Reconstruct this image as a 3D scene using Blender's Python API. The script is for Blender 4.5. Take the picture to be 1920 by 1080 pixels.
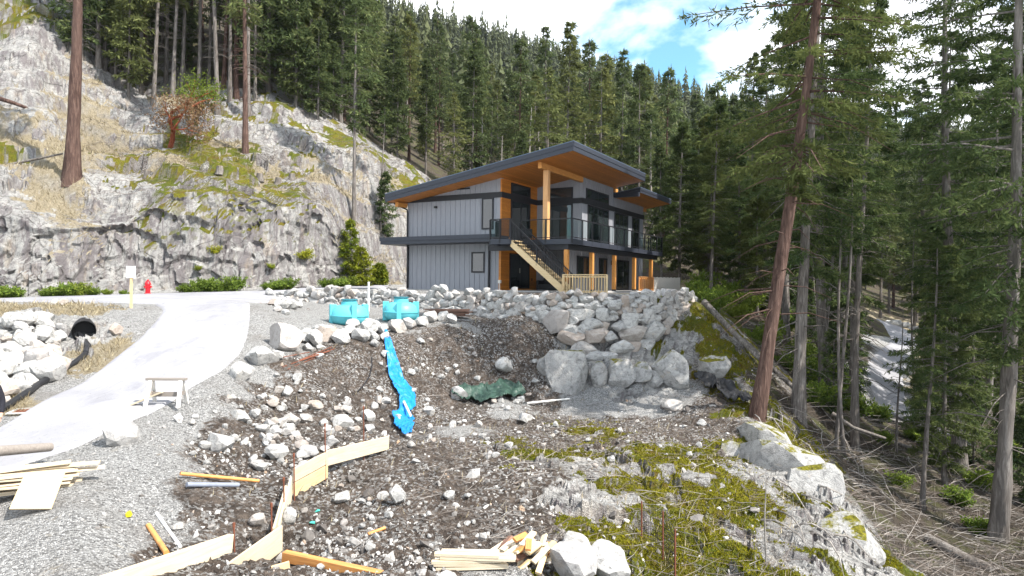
import bpy, bmesh, math, random
import numpy as np
from mathutils import Matrix, Vector
for o in list(bpy.data.objects): bpy.data.objects.remove(o, do_unlink=True)
SC = bpy.context.scene
COL = SC.collection
R = math.radians
rng = np.random.default_rng(7)
random.seed(7)

# ---------------------------------------------------------------- camera
F, PW, PH = 1240.0, 1920.0, 1080.0
CAM = np.array([0.0, 0.0, 0.40]); PITCH = -0.0065; ROLL = 0.0113
cam_d = bpy.data.cameras.new('camera'); cam = bpy.data.objects.new('camera', cam_d); COL.objects.link(cam)
cam_d.sensor_width = 36.0; cam_d.lens = 36.0 * F / PW; cam_d.clip_start = 0.1; cam_d.clip_end = 5000
cam.matrix_world = Matrix.Translation(CAM.tolist()) @ Matrix.Rotation(math.pi/2 + PITCH, 4, 'X') @ Matrix.Rotation(ROLL, 4, 'Z')
SC.camera = cam
SC.render.resolution_x, SC.render.resolution_y = 1024, 576

# ---------------------------------------------------------------- world, sun, exposure
SUN_EL = R(50); SUN_AZ = math.atan2(0.87, -0.49)      # azimuth from +Y towards +X
sx, sy, sz = math.cos(SUN_EL)*math.sin(SUN_AZ), math.cos(SUN_EL)*math.cos(SUN_AZ), math.sin(SUN_EL)
SC.view_settings.view_transform = 'Standard'; SC.view_settings.look = 'None'
SC.view_settings.exposure = 1.1; SC.view_settings.gamma = 1.0
world = bpy.data.worlds.new('World'); SC.world = world; world.use_nodes = True
wn, wl = world.node_tree.nodes, world.node_tree.links
wn.clear()
def wnode(t, **k):
    n = wn.new(t)
    for a, b in k.items(): setattr(n, a, b)
    return n
sky = wnode('ShaderNodeTexSky', sky_type='NISHITA'); sky.sun_disc = False
sky.sun_elevation = SUN_EL; sky.sun_rotation = SUN_AZ; sky.air_density = 1.0; sky.dust_density = 0.4; sky.ozone_density = 1.6
tc = wnode('ShaderNodeTexCoord')
mp = wnode('ShaderNodeMapping'); mp.inputs['Scale'].default_value = (1.0, 1.0, 1.6); mp.inputs['Location'].default_value = (0.35, 0.0, 0.12); mp.inputs['Rotation'].default_value = (0, 0, 0.10)
nz = wnode('ShaderNodeTexNoise'); nz.inputs['Scale'].default_value = 2.6; nz.inputs['Detail'].default_value = 7; nz.inputs['Roughness'].default_value = 0.52; nz.inputs['Distortion'].default_value = 0.35
rp = wnode('ShaderNodeValToRGB'); rp.color_ramp.elements[0].position = 0.40; rp.color_ramp.elements[1].position = 0.50
mx = wnode('ShaderNodeMix', data_type='RGBA'); mx.inputs['B'].default_value = (8.4, 8.6, 9.0, 1)
sat = wnode('ShaderNodeMix', data_type='RGBA', blend_type='MULTIPLY'); sat.inputs['Factor'].default_value = 1.0; sat.inputs['B'].default_value = (0.72, 1.12, 1.12, 1)
bg = wnode('ShaderNodeBackground'); bg.inputs['Strength'].default_value = 0.125
wo = wnode('ShaderNodeOutputWorld')
wl.new(tc.outputs['Generated'], mp.inputs['Vector']); wl.new(mp.outputs['Vector'], nz.inputs['Vector'])
wl.new(nz.outputs['Fac'], rp.inputs['Fac']); wl.new(rp.outputs['Color'], mx.inputs['Factor'])
wl.new(sky.outputs['Color'], sat.inputs['A']); wl.new(sat.outputs['Result'], mx.inputs['A'])
wl.new(mx.outputs['Result'], bg.inputs['Color']); wl.new(bg.outputs['Background'], wo.inputs['Surface'])
sun_d = bpy.data.lights.new('sun', 'SUN'); sun_d.energy = 4.8; sun_d.angle = R(0.6); sun_d.color = (1.0, 0.955, 0.89)
sun = bpy.data.objects.new('sun', sun_d); COL.objects.link(sun); sun.location = (40, -20, 60)
sun.rotation_euler = Vector((sx, sy, sz)).to_track_quat('Z', 'Y').to_euler()

# ---------------------------------------------------------------- pixel -> place helpers (layout only)
cr, sr_ = math.cos(ROLL), math.sin(ROLL)
def ray(px, py):
    u = (np.asarray(px, float)-960)/F; v = (540-np.asarray(py, float))/F
    x = u*cr - v*sr_; z = u*sr_ + v*cr
    c, s = math.cos(PITCH), math.sin(PITCH)
    return x/(c - z*s), (s + z*c)/(c - z*s)             # x and z per metre of depth
def W(px, py, D):
    x, z = ray(px, py); return np.stack([x*D, np.asarray(D, float)+0*x, CAM[2]+z*D], -1)
def at(px, D):                                          # ground point under pixel column px at depth D
    x, _ = ray(px, 560.0); return float(x*D), float(D)

# ---------------------------------------------------------------- numpy noise
def _h(ix, iy, iz, s):
    n = (ix.astype(np.int64)*374761393 + iy.astype(np.int64)*668265263 + iz.astype(np.int64)*2147483647 + s*1274126177) & 0xffffffff
    n = ((n ^ (n >> 13))*1274126177) & 0xffffffff
    n = ((n ^ (n >> 16))*2246822519) & 0xffffffff
    return (n ^ (n >> 15)) & 0xffffffff
def h01(ix, iy, iz, s): return _h(ix, iy, iz, s).astype(np.float64)/4294967295.0
def vnoise(p, s=0):
    i = np.floor(p).astype(np.int64); f = p - i; f = f*f*(3-2*f); r = 0
    for dx in (0, 1):
        for dy in (0, 1):
            for dz in (0, 1):
                w = (f[:,0] if dx else 1-f[:,0])*(f[:,1] if dy else 1-f[:,1])*(f[:,2] if dz else 1-f[:,2])
                r = r + w*h01(i[:,0]+dx, i[:,1]+dy, i[:,2]+dz, s)
    return r*2-1
def fbm(p, oct=4, s=0, gain=0.5):
    a, r, t = 1.0, 0, 0
    for k in range(oct):
        r = r + a*vnoise(p*(2.03**k)+k*17.3, s+k); t += a; a *= gain
    return r/t
def facet(p, s=0, tilt=0.8):
    """piecewise planar fractured-rock offset: nearest jittered cell gives a tilted plane"""
    i = np.floor(p).astype(np.int64); best = np.full(len(p), 1e9); val = np.zeros(len(p))
    for dx in (-1, 0, 1):
        for dy in (-1, 0, 1):
            for dz in (-1, 0, 1):
                a, b, c = i[:,0]+dx, i[:,1]+dy, i[:,2]+dz
                q = np.stack([a+h01(a,b,c,s+1), b+h01(a,b,c,s+2), c+h01(a,b,c,s+3)], -1)
                d = p-q; r = (d*d).sum(1); m = r < best
                v = (h01(a,b,c,s+4)*2-1) + tilt*(d[:,0]*(h01(a,b,c,s+5)*2-1)+d[:,1]*(h01(a,b,c,s+6)*2-1)+d[:,2]*(h01(a,b,c,s+7)*2-1))
                val = np.where(m, v, val); best = np.where(m, r, best)
    return val
def sstep(a, b, x): t = np.clip((x-a)/(b-a), 0, 1); return t*t*(3-2*t)

# ---------------------------------------------------------------- object helpers
def link(o, parent=None):
    COL.objects.link(o)
    if parent is not None: o.parent = parent
    return o
def tag(o, label=None, cat=None, group=None, kind=None):
    if label: o['label'] = label
    if cat: o['category'] = cat
    if group: o['group'] = group
    if kind: o['kind'] = kind
    return o
def empty(name, loc=(0,0,0), rz=0.0, label=None, cat=None, group=None):
    o = bpy.data.objects.new(name, None); o.empty_display_size = 0.2; link(o)
    o.location = loc; o.rotation_euler = (0, 0, rz); return tag(o, label, cat, group)
def np_mesh(name, V, Fc, mats, smooth=False, attrs=None, mi=None):
    """V (n,3); Fc (m,k) faces all of one size"""
    V = np.asarray(V, np.float32); Fc = np.asarray(Fc, np.int32)
    m = bpy.data.meshes.new(name); k = Fc.shape[1]
    m.vertices.add(len(V)); m.vertices.foreach_set('co', V.ravel())
    m.loops.add(Fc.size); m.loops.foreach_set('vertex_index', Fc.ravel())
    m.polygons.add(len(Fc)); m.polygons.foreach_set('loop_start', np.arange(0, Fc.size, k, dtype=np.int32))
    m.polygons.foreach_set('loop_total', np.full(len(Fc), k, np.int32))
    if mi is not None: m.polygons.foreach_set('material_index', np.asarray(mi, np.int32))
    for a in (mats if isinstance(mats, (list, tuple)) else [mats]): m.materials.append(a)
    for nme, arr in (attrs or {}).items():
        arr = np.asarray(arr, np.float32)
        if arr.ndim == 1:
            at_ = m.attributes.new(nme, 'FLOAT', 'POINT'); at_.data.foreach_set('value', arr)
        else:
            at_ = m.attributes.new(nme, 'FLOAT_COLOR', 'POINT'); at_.data.foreach_set('color', np.c_[arr, np.ones(len(arr))].astype(np.float32).ravel())
    m.update(calc_edges=True)
    m.polygons.foreach_set('use_smooth', np.full(len(Fc), smooth)); m.validate(clean_customdata=False)
    return m
class MB:
    """collects simple shapes, builds ONE mesh object"""
    def __init__(s): s.v = []; s.f = []
    def add(s, V, Fc):
        b = len(s.v); s.v += [tuple(p) for p in V]; s.f += [tuple(i+b for i in f) for f in Fc]; return s
    def box(s, x0, x1, y0, y1, z0, z1):
        return s.hexa([(x0,y0,z0),(x1,y0,z0),(x1,y1,z0),(x0,y1,z0),(x0,y0,z1),(x1,y0,z1),(x1,y1,z1),(x0,y1,z1)])
    def hexa(s, P): return s.add(P, [(0,3,2,1),(4,5,6,7),(0,1,5,4),(1,2,6,5),(2,3,7,6),(3,0,4,7)])
    def bar(s, a, b, w, h, up=(0,0,1)):
        a, b = Vector(a), Vector(b); d = (b-a).normalized(); u = Vector(up)
        if abs(d.dot(u)) > 0.99: u = Vector((1,0,0))
        r = d.cross(u).normalized()*(w/2); u = r.cross(d).normalized()*(h/2)
        return s.hexa([a-r-u, a+r-u, b+r-u, b-r-u, a-r+u, a+r+u, b+r+u, b-r+u])
    def tube(s, pts, rad, n=8, cap=True):
        pts = [Vector(p) for p in pts]; rad = rad if isinstance(rad, (list, tuple)) else [rad]*len(pts); V = []; Fc = []
        for i, p in enumerate(pts):
            d = (pts[min(i+1, len(pts)-1)]-pts[max(i-1, 0)]).normalized()
            u = Vector((0,0,1)) if abs(d.z) < 0.9 else Vector((1,0,0))
            r = d.cross(u).normalized(); u = r.cross(d)
            for k in range(n):
                a = 2*math.pi*k/n; V.append(p + (r*math.cos(a)+u*math.sin(a))*rad[i])
        for i in range(len(pts)-1):
            for k in range(n):
                k2 = (k+1) % n; Fc.append((i*n+k, i*n+k2, (i+1)*n+k2, (i+1)*n+k))
        if cap: Fc.append(tuple(range(n-1, -1, -1))); Fc.append(tuple((len(pts)-1)*n+k for k in range(n)))
        return s.add(V, Fc)
    def lathe(s, prof, n=20, c=(0,0,0)):
        V = []; Fc = []
        for r, z in prof:
            for k in range(n):
                a = 2*math.pi*k/n; V.append((c[0]+r*math.cos(a), c[1]+r*math.sin(a), c[2]+z))
        for i in range(len(prof)-1):
            for k in range(n):
                k2 = (k+1) % n; Fc.append((i*n+k, i*n+k2, (i+1)*n+k2, (i+1)*n+k))
        Fc.append(tuple(range(n-1, -1, -1))); Fc.append(tuple((len(prof)-1)*n+k for k in range(n)))
        return s.add(V, Fc)
    def mesh(s, name, mat, smooth=False):
        m = bpy.data.meshes.new(name); m.from_pydata([tuple(p) for p in s.v], [], s.f)
        for a in (mat if isinstance(mat, (list, tuple)) else [mat]):
            if a: m.materials.append(a)
        m.update()
        if smooth: m.polygons.foreach_set('use_smooth', [True]*len(m.polygons)); m.set_sharp_from_angle(angle=R(40))
        return m
    def build(s, name, mat, parent=None, smooth=False, bevel=0.0):
        o = link(bpy.data.objects.new(name, s.mesh(name, mat, smooth)), parent)
        if bevel:
            b = o.modifiers.new('bevel', 'BEVEL'); b.width = bevel; b.segments = 1; b.limit_method = 'ANGLE'
        return o

# ---------------------------------------------------------------- materials
M = {}
class NT:
    def __init__(s, name):
        s.m = bpy.data.materials.new(name); s.m.use_nodes = True; s.n = s.m.node_tree.nodes; s.l = s.m.node_tree.links
        s.b = s.n['Principled BSDF']; s.geo = None; M[name] = s.m
        s.b.inputs['Specular IOR Level'].default_value = 0.3
    def new(s, t, ins=None, **k):
        n = s.n.new(t)
        for a, b in k.items(): setattr(n, a, b)
        for a, b in (ins or {}).items():
            if isinstance(b, bpy.types.NodeSocket): s.l.new(b, n.inputs[a])
            else: n.inputs[a].default_value = b
        return n
    def pos(s):
        if not s.geo: s.geo = s.new('ShaderNodeNewGeometry')
        return s.geo.outputs['Position']
    def obj(s): return s.new('ShaderNodeTexCoord').outputs['Object']
    def scale(s, v, sc):
        return s.new('ShaderNodeMapping', {'Vector': v, 'Scale': sc if isinstance(sc, tuple) else (sc,)*3}).outputs['Vector']
    def noise(s, v, sc, det=5, rough=0.6, dist=0.0):
        return s.new('ShaderNodeTexNoise', {'Vector': v, 'Scale': sc, 'Detail': det, 'Roughness': rough, 'Distortion': dist}).outputs['Fac']
    def vor(s, v, sc, feature='F1', out='Distance', rnd=1.0):
        n = s.new('ShaderNodeTexVoronoi', feature=feature); s.l.new(v, n.inputs['Vector']); n.inputs['Scale'].default_value = sc; n.inputs['Randomness'].default_value = rnd
        return n.outputs[out]
    def ramp(s, f, *st):
        n = s.new('ShaderNodeValToRGB'); s.l.new(f, n.inputs['Fac']); e = n.color_ramp.elements
        while len(e) < len(st): e.new(0.5)
        for i, (p, c) in enumerate(st): e[i].position = p; e[i].color = (c, c, c, 1) if not isinstance(c, tuple) else (*c, 1)
        return n.outputs['Color']
    def mix(s, f, a, b, bt='MIX'):
        n = s.new('ShaderNodeMix', data_type='RGBA', blend_type=bt)
        for k, v in (('Factor', f), ('A', a), ('B', b)):
            if isinstance(v, bpy.types.NodeSocket): s.l.new(v, n.inputs[k])
            elif k == 'Factor': n.inputs[k].default_value = v
            else: n.inputs[k].default_value = (*v, 1)
        return n.outputs['Result']
    def math(s, op, a, b=0.0, clamp=False):
        n = s.new('ShaderNodeMath', operation=op, use_clamp=clamp)
        for i, v in enumerate((a, b)):
            if isinstance(v, bpy.types.NodeSocket): s.l.new(v, n.inputs[i])
            else: n.inputs[i].default_value = v
        return n.outputs[0]
    def attr(s, name, out='Fac'): return s.new('ShaderNodeAttribute', attribute_name=name).outputs[out]
    def rand(s): return s.new('ShaderNodeObjectInfo').outputs['Random']
    def bump(s, h, strength=0.5, dist=0.05):
        n = s.new('ShaderNodeBump', {'Height': h, 'Strength': strength, 'Distance': dist}); s.l.new(n.outputs['Normal'], s.b.inputs['Normal'])
    def out(s, col=None, rough=0.8, metal=0.0, spec=None):
        if col is not None:
            if isinstance(col, bpy.types.NodeSocket): s.l.new(col, s.b.inputs['Base Color'])
            else: s.b.inputs['Base Color'].default_value = (*col, 1)
        if isinstance(rough, bpy.types.NodeSocket): s.l.new(rough, s.b.inputs['Roughness'])
        else: s.b.inputs['Roughness'].default_value = rough
        s.b.inputs['Metallic'].default_value = metal
        if spec is not None: s.b.inputs['Specular IOR Level'].default_value = spec
        return s.m
def rock_color(t, v, light=(0.52,0.50,0.47), tint=True):
    """weathered granite: pale ground, grey lichen, dark seams, ochre stains"""
    a = t.noise(v, 0.9, 6, 0.65, 0.3); b = t.noise(v, 3.4, 7, 0.72, 0.4); c = t.noise(v, 21.0, 4, 0.7)
    col = t.ramp(a, (0.28, (0.24,0.235,0.23)), (0.44, (0.42,0.41,0.39)), (0.60, light), (0.80, tuple(min(0.75, x*1.22) for x in light)))
    col = t.mix(t.ramp(b, (0.33, 0.9), (0.52, 0.0)), col, (0.15,0.147,0.143))
    if tint: col = t.mix(t.ramp(t.noise(v, 1.7, 4, 0.6, 0.6), (0.62, 0.0), (0.74, 0.5)), col, (0.44,0.35,0.25))
    col = t.mix(t.ramp(c, (0.34, 0.45), (0.48, 0.0)), col, (0.12,0.117,0.113))
    return col, a, b, c
def simple(name, col, rough=0.6, metal=0.0, var=0.12, sc=6.0, bump=0.0, rnd=0.0, spec=None):
    t = NT(name); v = t.obj(); n = t.noise(v, sc, 5, 0.65)
    c = t.mix(t.ramp(n, (0.3, 0.0), (0.7, 1.0)), tuple(x*(1-var) for x in col), tuple(min(1, x*(1+var)) for x in col))
    if rnd: c = t.mix(t.math('MULTIPLY', t.rand(), rnd), c, tuple(x*0.45 for x in col))
    if bump: t.bump(n, bump, 0.02)
    return t.out(c, rough, metal, spec)
# ================================================================ terrain
# sample points (px, py, depth, cover): g gravel, s soil+rubble, r bare rock, m mossy rock, f forest floor, d dry grass
LOW = [(-300,1000,9,'g'),(-300,900,11,'g'),(-300,750,17,'d'),(-300,600,26,'r'),(-300,566,36,'g'),(960,1600,5.0,'s'),(100,1600,4.5,'g'),(1800,1700,6.5,'m'),
(0,1080,8,'g'),(0,960,10.5,'g'),(0,890,12.2,'g'),(0,800,15.2,'g'),(0,762,16.5,'d'),(0,700,19,'r'),(0,620,23,'r'),(40,600,25,'r'),(0,580,27.5,'d'),(0,566,30.5,'g'),(0,560,36.5,'g'),
(150,1080,7.8,'g'),(150,960,9.8,'g'),(150,900,11.5,'g'),(150,845,13.6,'g'),(150,780,16,'g'),(150,720,19.2,'g'),(160,680,21,'d'),(160,652,22.3,'r'),(165,605,24.9,'r'),(110,630,22.8,'r'),(150,580,28.5,'d'),(150,566,31,'g'),(150,555,38.5,'g'),
(225,650,22.5,'d'),(230,800,15,'g'),(255,640,23.2,'g'),(295,600,26,'g'),(240,590,27,'g'),(300,575,29,'g'),(380,570,29.5,'g'),(277,551,40,'g'),
(312,762,17,'g'),(395,712,19,'g'),(440,680,21,'g'),(465,645,23.3,'g'),(470,600,26.5,'g'),(470,570,29.3,'g'),(350,680,20.5,'g'),(380,620,24.8,'g'),(500,548,42,'g'),(640,540,47,'g'),
(560,600,28,'g'),(520,640,24.5,'g'),(600,640,25.5,'g'),(650,610,30,'g'),(752,603,30.5,'g'),(850,602,31,'g'),(600,573,37.4,'g'),(700,578,36.1,'g'),(780,583,34.7,'g'),(850,590,33.6,'g'),(920,600,32.6,'s'),(560,575,34,'g'),(650,575,35.5,'g'),
(480,690,21.5,'g'),(560,690,22,'s'),(640,655,25,'s'),(730,640,27,'s'),(860,615,29.5,'s'),(980,606,30.3,'s'),
(700,800,21.5,'s'),(800,770,24.5,'s'),(880,740,27,'s'),(980,730,28.4,'s'),(700,720,24,'s'),(800,690,27,'s'),(900,670,28.8,'s'),
(420,740,18,'g'),(440,830,15.6,'s'),(500,850,15.5,'s'),(470,900,13.9,'s'),(560,800,18.6,'s'),(600,760,20.6,'s'),(640,830,17.5,'s'),(530,930,13.1,'s'),(520,1000,11.3,'s'),(470,780,17.8,'s'),(530,740,20.6,'s'),(410,800,16.3,'s'),(640,720,23.2,'s'),(605,908,14.4,'s'),(560,938,13.0,'s'),(520,1045,10.8,'s'),(500,1080,9.2,'s'),
(330,800,15.6,'g'),(330,870,13,'g'),(300,960,10.9,'g'),(300,1060,9,'s'),(200,1000,9.4,'g'),(390,960,11.2,'s'),
(700,850,16.5,'s'),(660,900,14.9,'s'),(640,955,12.9,'s'),(720,915,13.6,'s'),(720,1000,11.2,'s'),(760,1080,9.6,'s'),(850,800,21,'g'),(850,850,17,'s'),(850,920,13.8,'s'),(850,990,11.8,'s'),(930,1060,10,'g'),
(950,760,26,'g'),(1000,800,22.5,'s'),(1000,850,17.2,'m'),(1000,900,14.6,'s'),(1000,960,12.9,'s'),(1060,930,13.9,'r'),(1100,745,28.2,'g'),(1200,740,28.2,'g'),(1290,735,28,'g'),(1200,800,23.5,'s'),
(1100,800,22.8,'m'),(1100,860,16.9,'m'),(1200,860,17.9,'m'),(1200,920,15.4,'m'),(1200,1000,13.0,'m'),(1200,1080,11.4,'m'),(1110,1060,10.5,'m'),(1100,980,12.3,'m'),(1300,790,24.5,'s'),(1350,800,23.5,'s'),(1350,880,17.7,'m'),(1350,950,15.4,'m'),(1350,1080,12.0,'m'),(1290,850,18.7,'m'),
(1430,790,24,'m'),(1480,880,19.3,'r'),(1480,930,17.6,'m'),(1420,860,20.5,'m'),(1545,925,18,'r'),(1500,1000,14.6,'m'),(1600,1010,15.6,'m'),(1640,1080,13.5,'r'),(1420,1080,12.3,'m'),
(1590,850,30,'f'),(1700,880,30,'f'),(1700,1000,24,'f'),(1730,1080,19,'f'),(1800,950,28,'f'),(1900,1040,24,'f'),(1900,900,35,'f'),(1750,820,40,'f'),(1650,800,39,'f'),(1560,740,38,'f'),(1500,700,38,'f'),(1450,640,40,'f'),
(1300,560,35,'m'),(1320,620,31.5,'m'),(1340,680,29.3,'m'),(1380,725,27.5,'m'),(1400,640,34,'m'),(1440,720,30,'f'),(1420,760,25.2,'m'),
(1060,690,29.6,'r'),(1150,690,29.6,'r'),(1250,685,29.6,'r'),(1290,650,30.6,'m'),(1020,650,30.0,'s'),
(1280,540,50,'d'),(1400,560,50,'f'),(1500,600,52,'f'),(1600,650,60,'f'),(1650,770,46,'g'),(1660,720,53,'g'),(1660,690,60,'g'),(1690,650,72,'g'),(1680,630,80,'g'),(1760,655,70,'d'),(1740,720,55,'d'),(1900,700,60,'f'),(1900,800,45,'f'),(1700,612,100,'d'),(1850,620,100,'f'),
(2200,1000,22,'f'),(2200,800,40,'f'),(2200,650,80,'f'),(2600,700,60,'f'),(2600,1000,25,'f'),(960,549,40,'g'),(960,540,50,'g'),(760,533,57,'g'),(1100,537,57,'d'),(1300,520,65,'f'),(1450,560,66,'f')]
UP = [(180,320,44.5,'m'),(90,325,43,'d'),(300,275,51.5,'m'),(380,262,54.5,'m'),(480,290,52.2,'m'),(500,318,49.5,'d'),(540,322,50.3,'m'),(300,305,47.5,'d'),(190,270,51,'d'),(60,250,47.5,'d'),(30,225,49,'d'),(150,235,54,'d'),(400,200,60.5,'m'),(480,205,60.5,'m'),(340,180,62,'d'),(150,170,56,'d'),(640,270,61,'m'),(720,310,64.5,'m'),(10,60,58,'m'),(600,310,55,'d'),(660,340,57,'d'),(-450,340,38,'r'),(-250,350,39,'r'),(0,352,39.5,'r'),(130,338,42.5,'d'),(200,365,43,'r'),(330,328,44,'m'),(430,324,46,'m'),(560,344,48.5,'m'),(620,376,50.5,'d'),(650,440,52,'d'),(700,488,55,'d'),(760,528,59,'d'),
(130,290,46,'d'),(0,280,45,'m'),(0,310,43,'r'),(60,200,50,'r'),(0,120,53,'r'),(60,50,57,'r'),(-200,50,55,'r'),(90,20,61,'m'),(100,120,57,'r'),(250,300,48.5,'m'),(250,262,52.5,'d'),(250,220,56.5,'r'),(250,180,61,'r'),(250,145,66,'f'),(430,300,50.2,'m'),(430,275,53.5,'d'),(430,225,58,'r'),(430,185,62,'r'),(430,155,67,'f'),(330,210,58.5,'r'),(330,250,54,'m'),(560,300,53.5,'m'),(560,250,59,'r'),(520,190,62,'m'),(620,330,53,'d'),(620,290,57,'r'),(580,260,57,'m'),(680,310,58,'r'),(680,400,55,'d'),(700,285,64,'m'),(740,340,61,'d'),(790,330,67,'m'),(740,450,58,'d'),
(-200,-150,75,'f'),(0,-100,75,'f'),(250,60,80,'f'),(430,60,80,'f'),(500,120,80,'f'),(600,190,80,'f'),(700,275,80,'f'),(800,345,80,'f'),(900,400,80,'f'),(1100,450,80,'f'),(1300,500,80,'f'),(1450,545,80,'f'),(1600,590,80,'f'),(1690,615,95,'d'),(1900,615,90,'f'),(2300,600,90,'f'),
(100,-150,115,'f'),(400,20,115,'f'),(600,150,115,'f'),(750,260,115,'f'),(870,325,115,'f'),(1100,395,115,'f'),(1300,455,115,'f'),(1500,525,115,'f'),(1700,590,115,'f'),(1900,590,115,'f'),
(400,-100,150,'f'),(700,200,150,'f'),(870,270,150,'f'),(1100,350,150,'f'),(1300,420,150,'f'),(1500,490,150,'f'),(1700,550,150,'f'),(1900,560,150,'f'),(2400,560,150,'f'),
(300,-250,300,'f'),(700,190,300,'f'),(900,230,300,'f'),(1100,305,300,'f'),(1300,365,300,'f'),(1500,400,300,'f'),(1700,430,300,'f'),(1900,450,300,'f'),(2400,480,300,'f'),
(200,-150,600,'f'),(500,25,600,'f'),(700,95,600,'f'),(840,108,600,'f'),(950,128,600,'f'),(1130,182,600,'f'),(1300,228,600,'f'),(1480,266,600,'f'),(1640,282,600,'f'),(1900,300,600,'f'),(2400,330,600,'f'),
(200,60,900,'f'),(700,270,900,'f'),(950,290,900,'f'),(1300,330,900,'f'),(1640,380,900,'f'),(1900,400,900,'f'),(2400,420,900,'f')]
COVERS = 'gsrmfd'
def prep(pts):
    P = np.array([W(a, b, c) for a, b, c, _ in pts]); lab = np.array([COVERS.index(d) for *_, d in pts])
    q = np.stack([P[:,0]/P[:,1]*1.3, np.log(P[:,1])], -1); n = len(P)
    A = np.sqrt(((q[:,None]-q[None])**2).sum(-1) + 0.03**2) - 0.0
    A[np.diag_indices(n)] -= 0.004
    Mx = np.zeros((n+3, n+3)); Mx[:n,:n] = A; Mx[:n,n] = 1; Mx[:n,n+1:] = q; Mx[n,:n] = 1; Mx[n+1:,:n] = q.T
    co = np.linalg.solve(Mx, np.r_[P[:,2], 0, 0, 0])
    return q, co, lab
QL, CL, LL = prep(LOW); QU, CU, LU = prep(UP)
def rbf(x, y, Q, C):
    q = np.stack([x/y*1.3, np.log(y)], -1); out = np.empty(len(q))
    for a in range(0, len(q), 40000):
        b = q[a:a+40000]; r = np.sqrt(((b[:,None]-Q[None])**2).sum(-1)+0.03**2)
        out[a:a+40000] = r@C[:len(Q)] + C[len(Q)] + b@C[len(Q)+1:]
    return out
# cliff foot (x, y) from left to right, then on behind the house
CLIFF = np.array([(-60,33.5),(-27.9,36.3),(-22.3,40.6),(-16.3,44.3),(-12.25,49.5),(-9.0,56.5),(-4,60),(10,62),(25,66),(60,85),(120,110)])
def cliff_y(x): return np.interp(x, CLIFF[:,0], CLIFF[:,1])
# building pad, retaining wall line first (front edge left to right), then round the back
WALL = np.array([(-14.7,40.0),(-11.2,38.7),(-7.8,37.3),(-4.6,35.7),(-1.65,33.9),(0.5,32.3),(2.5,31.2),(4.65,30.75),(6.9,31.5),(8.6,33.6),(9.9,36.3)])
PAD = np.vstack([WALL, [(11.5,42),(13.5,50),(13,60),(-8.0,56),(-11.0,49.0),(-13.5,43.5)]])
def poly_sd(x, y, P):
    d = np.full(len(x), 1e9); ins = np.zeros(len(x), bool); n = len(P)
    for i in range(n):
        a, b = P[i], P[(i+1) % n]; e = b-a
        t = np.clip(((x-a[0])*e[0]+(y-a[1])*e[1])/(e@e+1e-9), 0, 1)
        d = np.minimum(d, np.hypot(x-a[0]-t*e[0], y-a[1]-t*e[1]))
        c = ((a[1] > y) != (b[1] > y)) & (x < (b[0]-a[0])*(y-a[1])/(b[1]-a[1]+1e-12)+a[0]); ins ^= c
    return np.where(ins, d, -d)
PAD_Z = -0.06
def base_z(x, y):
    x = np.atleast_1d(np.asarray(x, float)); y = np.atleast_1d(np.asarray(y, float))
    lo = rbf(x, y, QL, CL); up = rbf(x, y, QU, CU)
    wob = 0.5*fbm(np.stack([x*0.35, y*0, x*0], -1), 3, 5)
    cw = np.where(x < -14, 2.6, 2.6+np.clip(x+14, 0, 10)*0.45)
    k = sstep(0.15, 0.80, (y-cliff_y(x)+wob)/cw)
    z = lo*(1-k)+up*k
    near = (y > 28) & (y < 64) & (x > -18) & (x < 18)
    if near.any():
        s = poly_sd(x[near], y[near], PAD); w = sstep(0.15, 1.25, s)
        z[near] = z[near]*(1-w) + PAD_Z*w
    return z
def gz(x, y): return float(base_z([x], [y])[0])
def covers(x, y, jit=1.0):
    """inverse-distance weights of the six covers, boundary broken up by noise"""
    p = np.stack([x, y, 0*x], -1)
    jx = fbm(p*0.9, 5, 31, 0.7)*0.10*jit; jy = fbm(p*0.9+9.1, 5, 47, 0.7)*0.10*jit
    q = np.stack([x/y*1.3+jx, np.log(y)+jy], -1); up = y > cliff_y(x)+1.2
    out = np.zeros((len(x), 6))
    for Q, L, msk in ((QL, LL, ~up), (QU, LU, up)):
        idx = np.where(msk)[0]
        for a in range(0, len(idx), 40000):
            ii = idx[a:a+40000]; w = 1/((((q[ii][:,None]-Q[None])**2).sum(-1))+2e-4)**1.5
            for c in range(6): out[ii, c] = w[:, L == c].sum(1)
    return out/out.sum(1, keepdims=True)
# road bands (centre lines in plan, with half widths)
def road_pts(rows): return np.array([(*at(px, D), w) for px, D, w in rows])
DRIVE_L = np.array([at(p, d) for p, d in [(-420,10.5),(-200,12.6),(0,15.0),(75,17.0),(150,19.2),(200,20.9),(255,23.2),(284,25.2),(303,27.3),(303,28.6),(285,29.6)]])
DRIVE_R = np.array([at(p, d) for p, d in [(-420,7.6),(-200,9.8),(0,12.3),(150,13.7),(235,15.2),(320,17.2),(395,19.0),(440,21),(464,23.3),(471,26.5),(471,29.6)]])
ROAD_N = np.array([at(p, d) for p, d in [(-700,31),(-300,30.5),(0,30.6),(150,31),(250,30.6),(303,29.4),(471,29.6),(490,33),(540,38.5),(620,42.0),(690,46.0),(730,50)]])
ROAD_F = np.array([at(p, d) for p, d in [(-700,35),(-300,35),(0,36.0),(150,38.0),(277,39.6),(350,40.5),(430,41.6),(480,42.6),(540,44.2),(620,47.0),(690,51.0),(740,55)]])
DRIVE_POLY = np.vstack([DRIVE_L, ROAD_N[5:7], DRIVE_R[::-1]]); ROAD_POLY = np.vstack([ROAD_N, ROAD_F[::-1]])
FAR_L = np.array([at(p, d) for p, d in [(1850,43),(1760,43.5),(1690,44.5),(1645,46.5),(1628,51),(1628,57),(1645,64),(1668,71),(1672,79),(1640,88)]])
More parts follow.
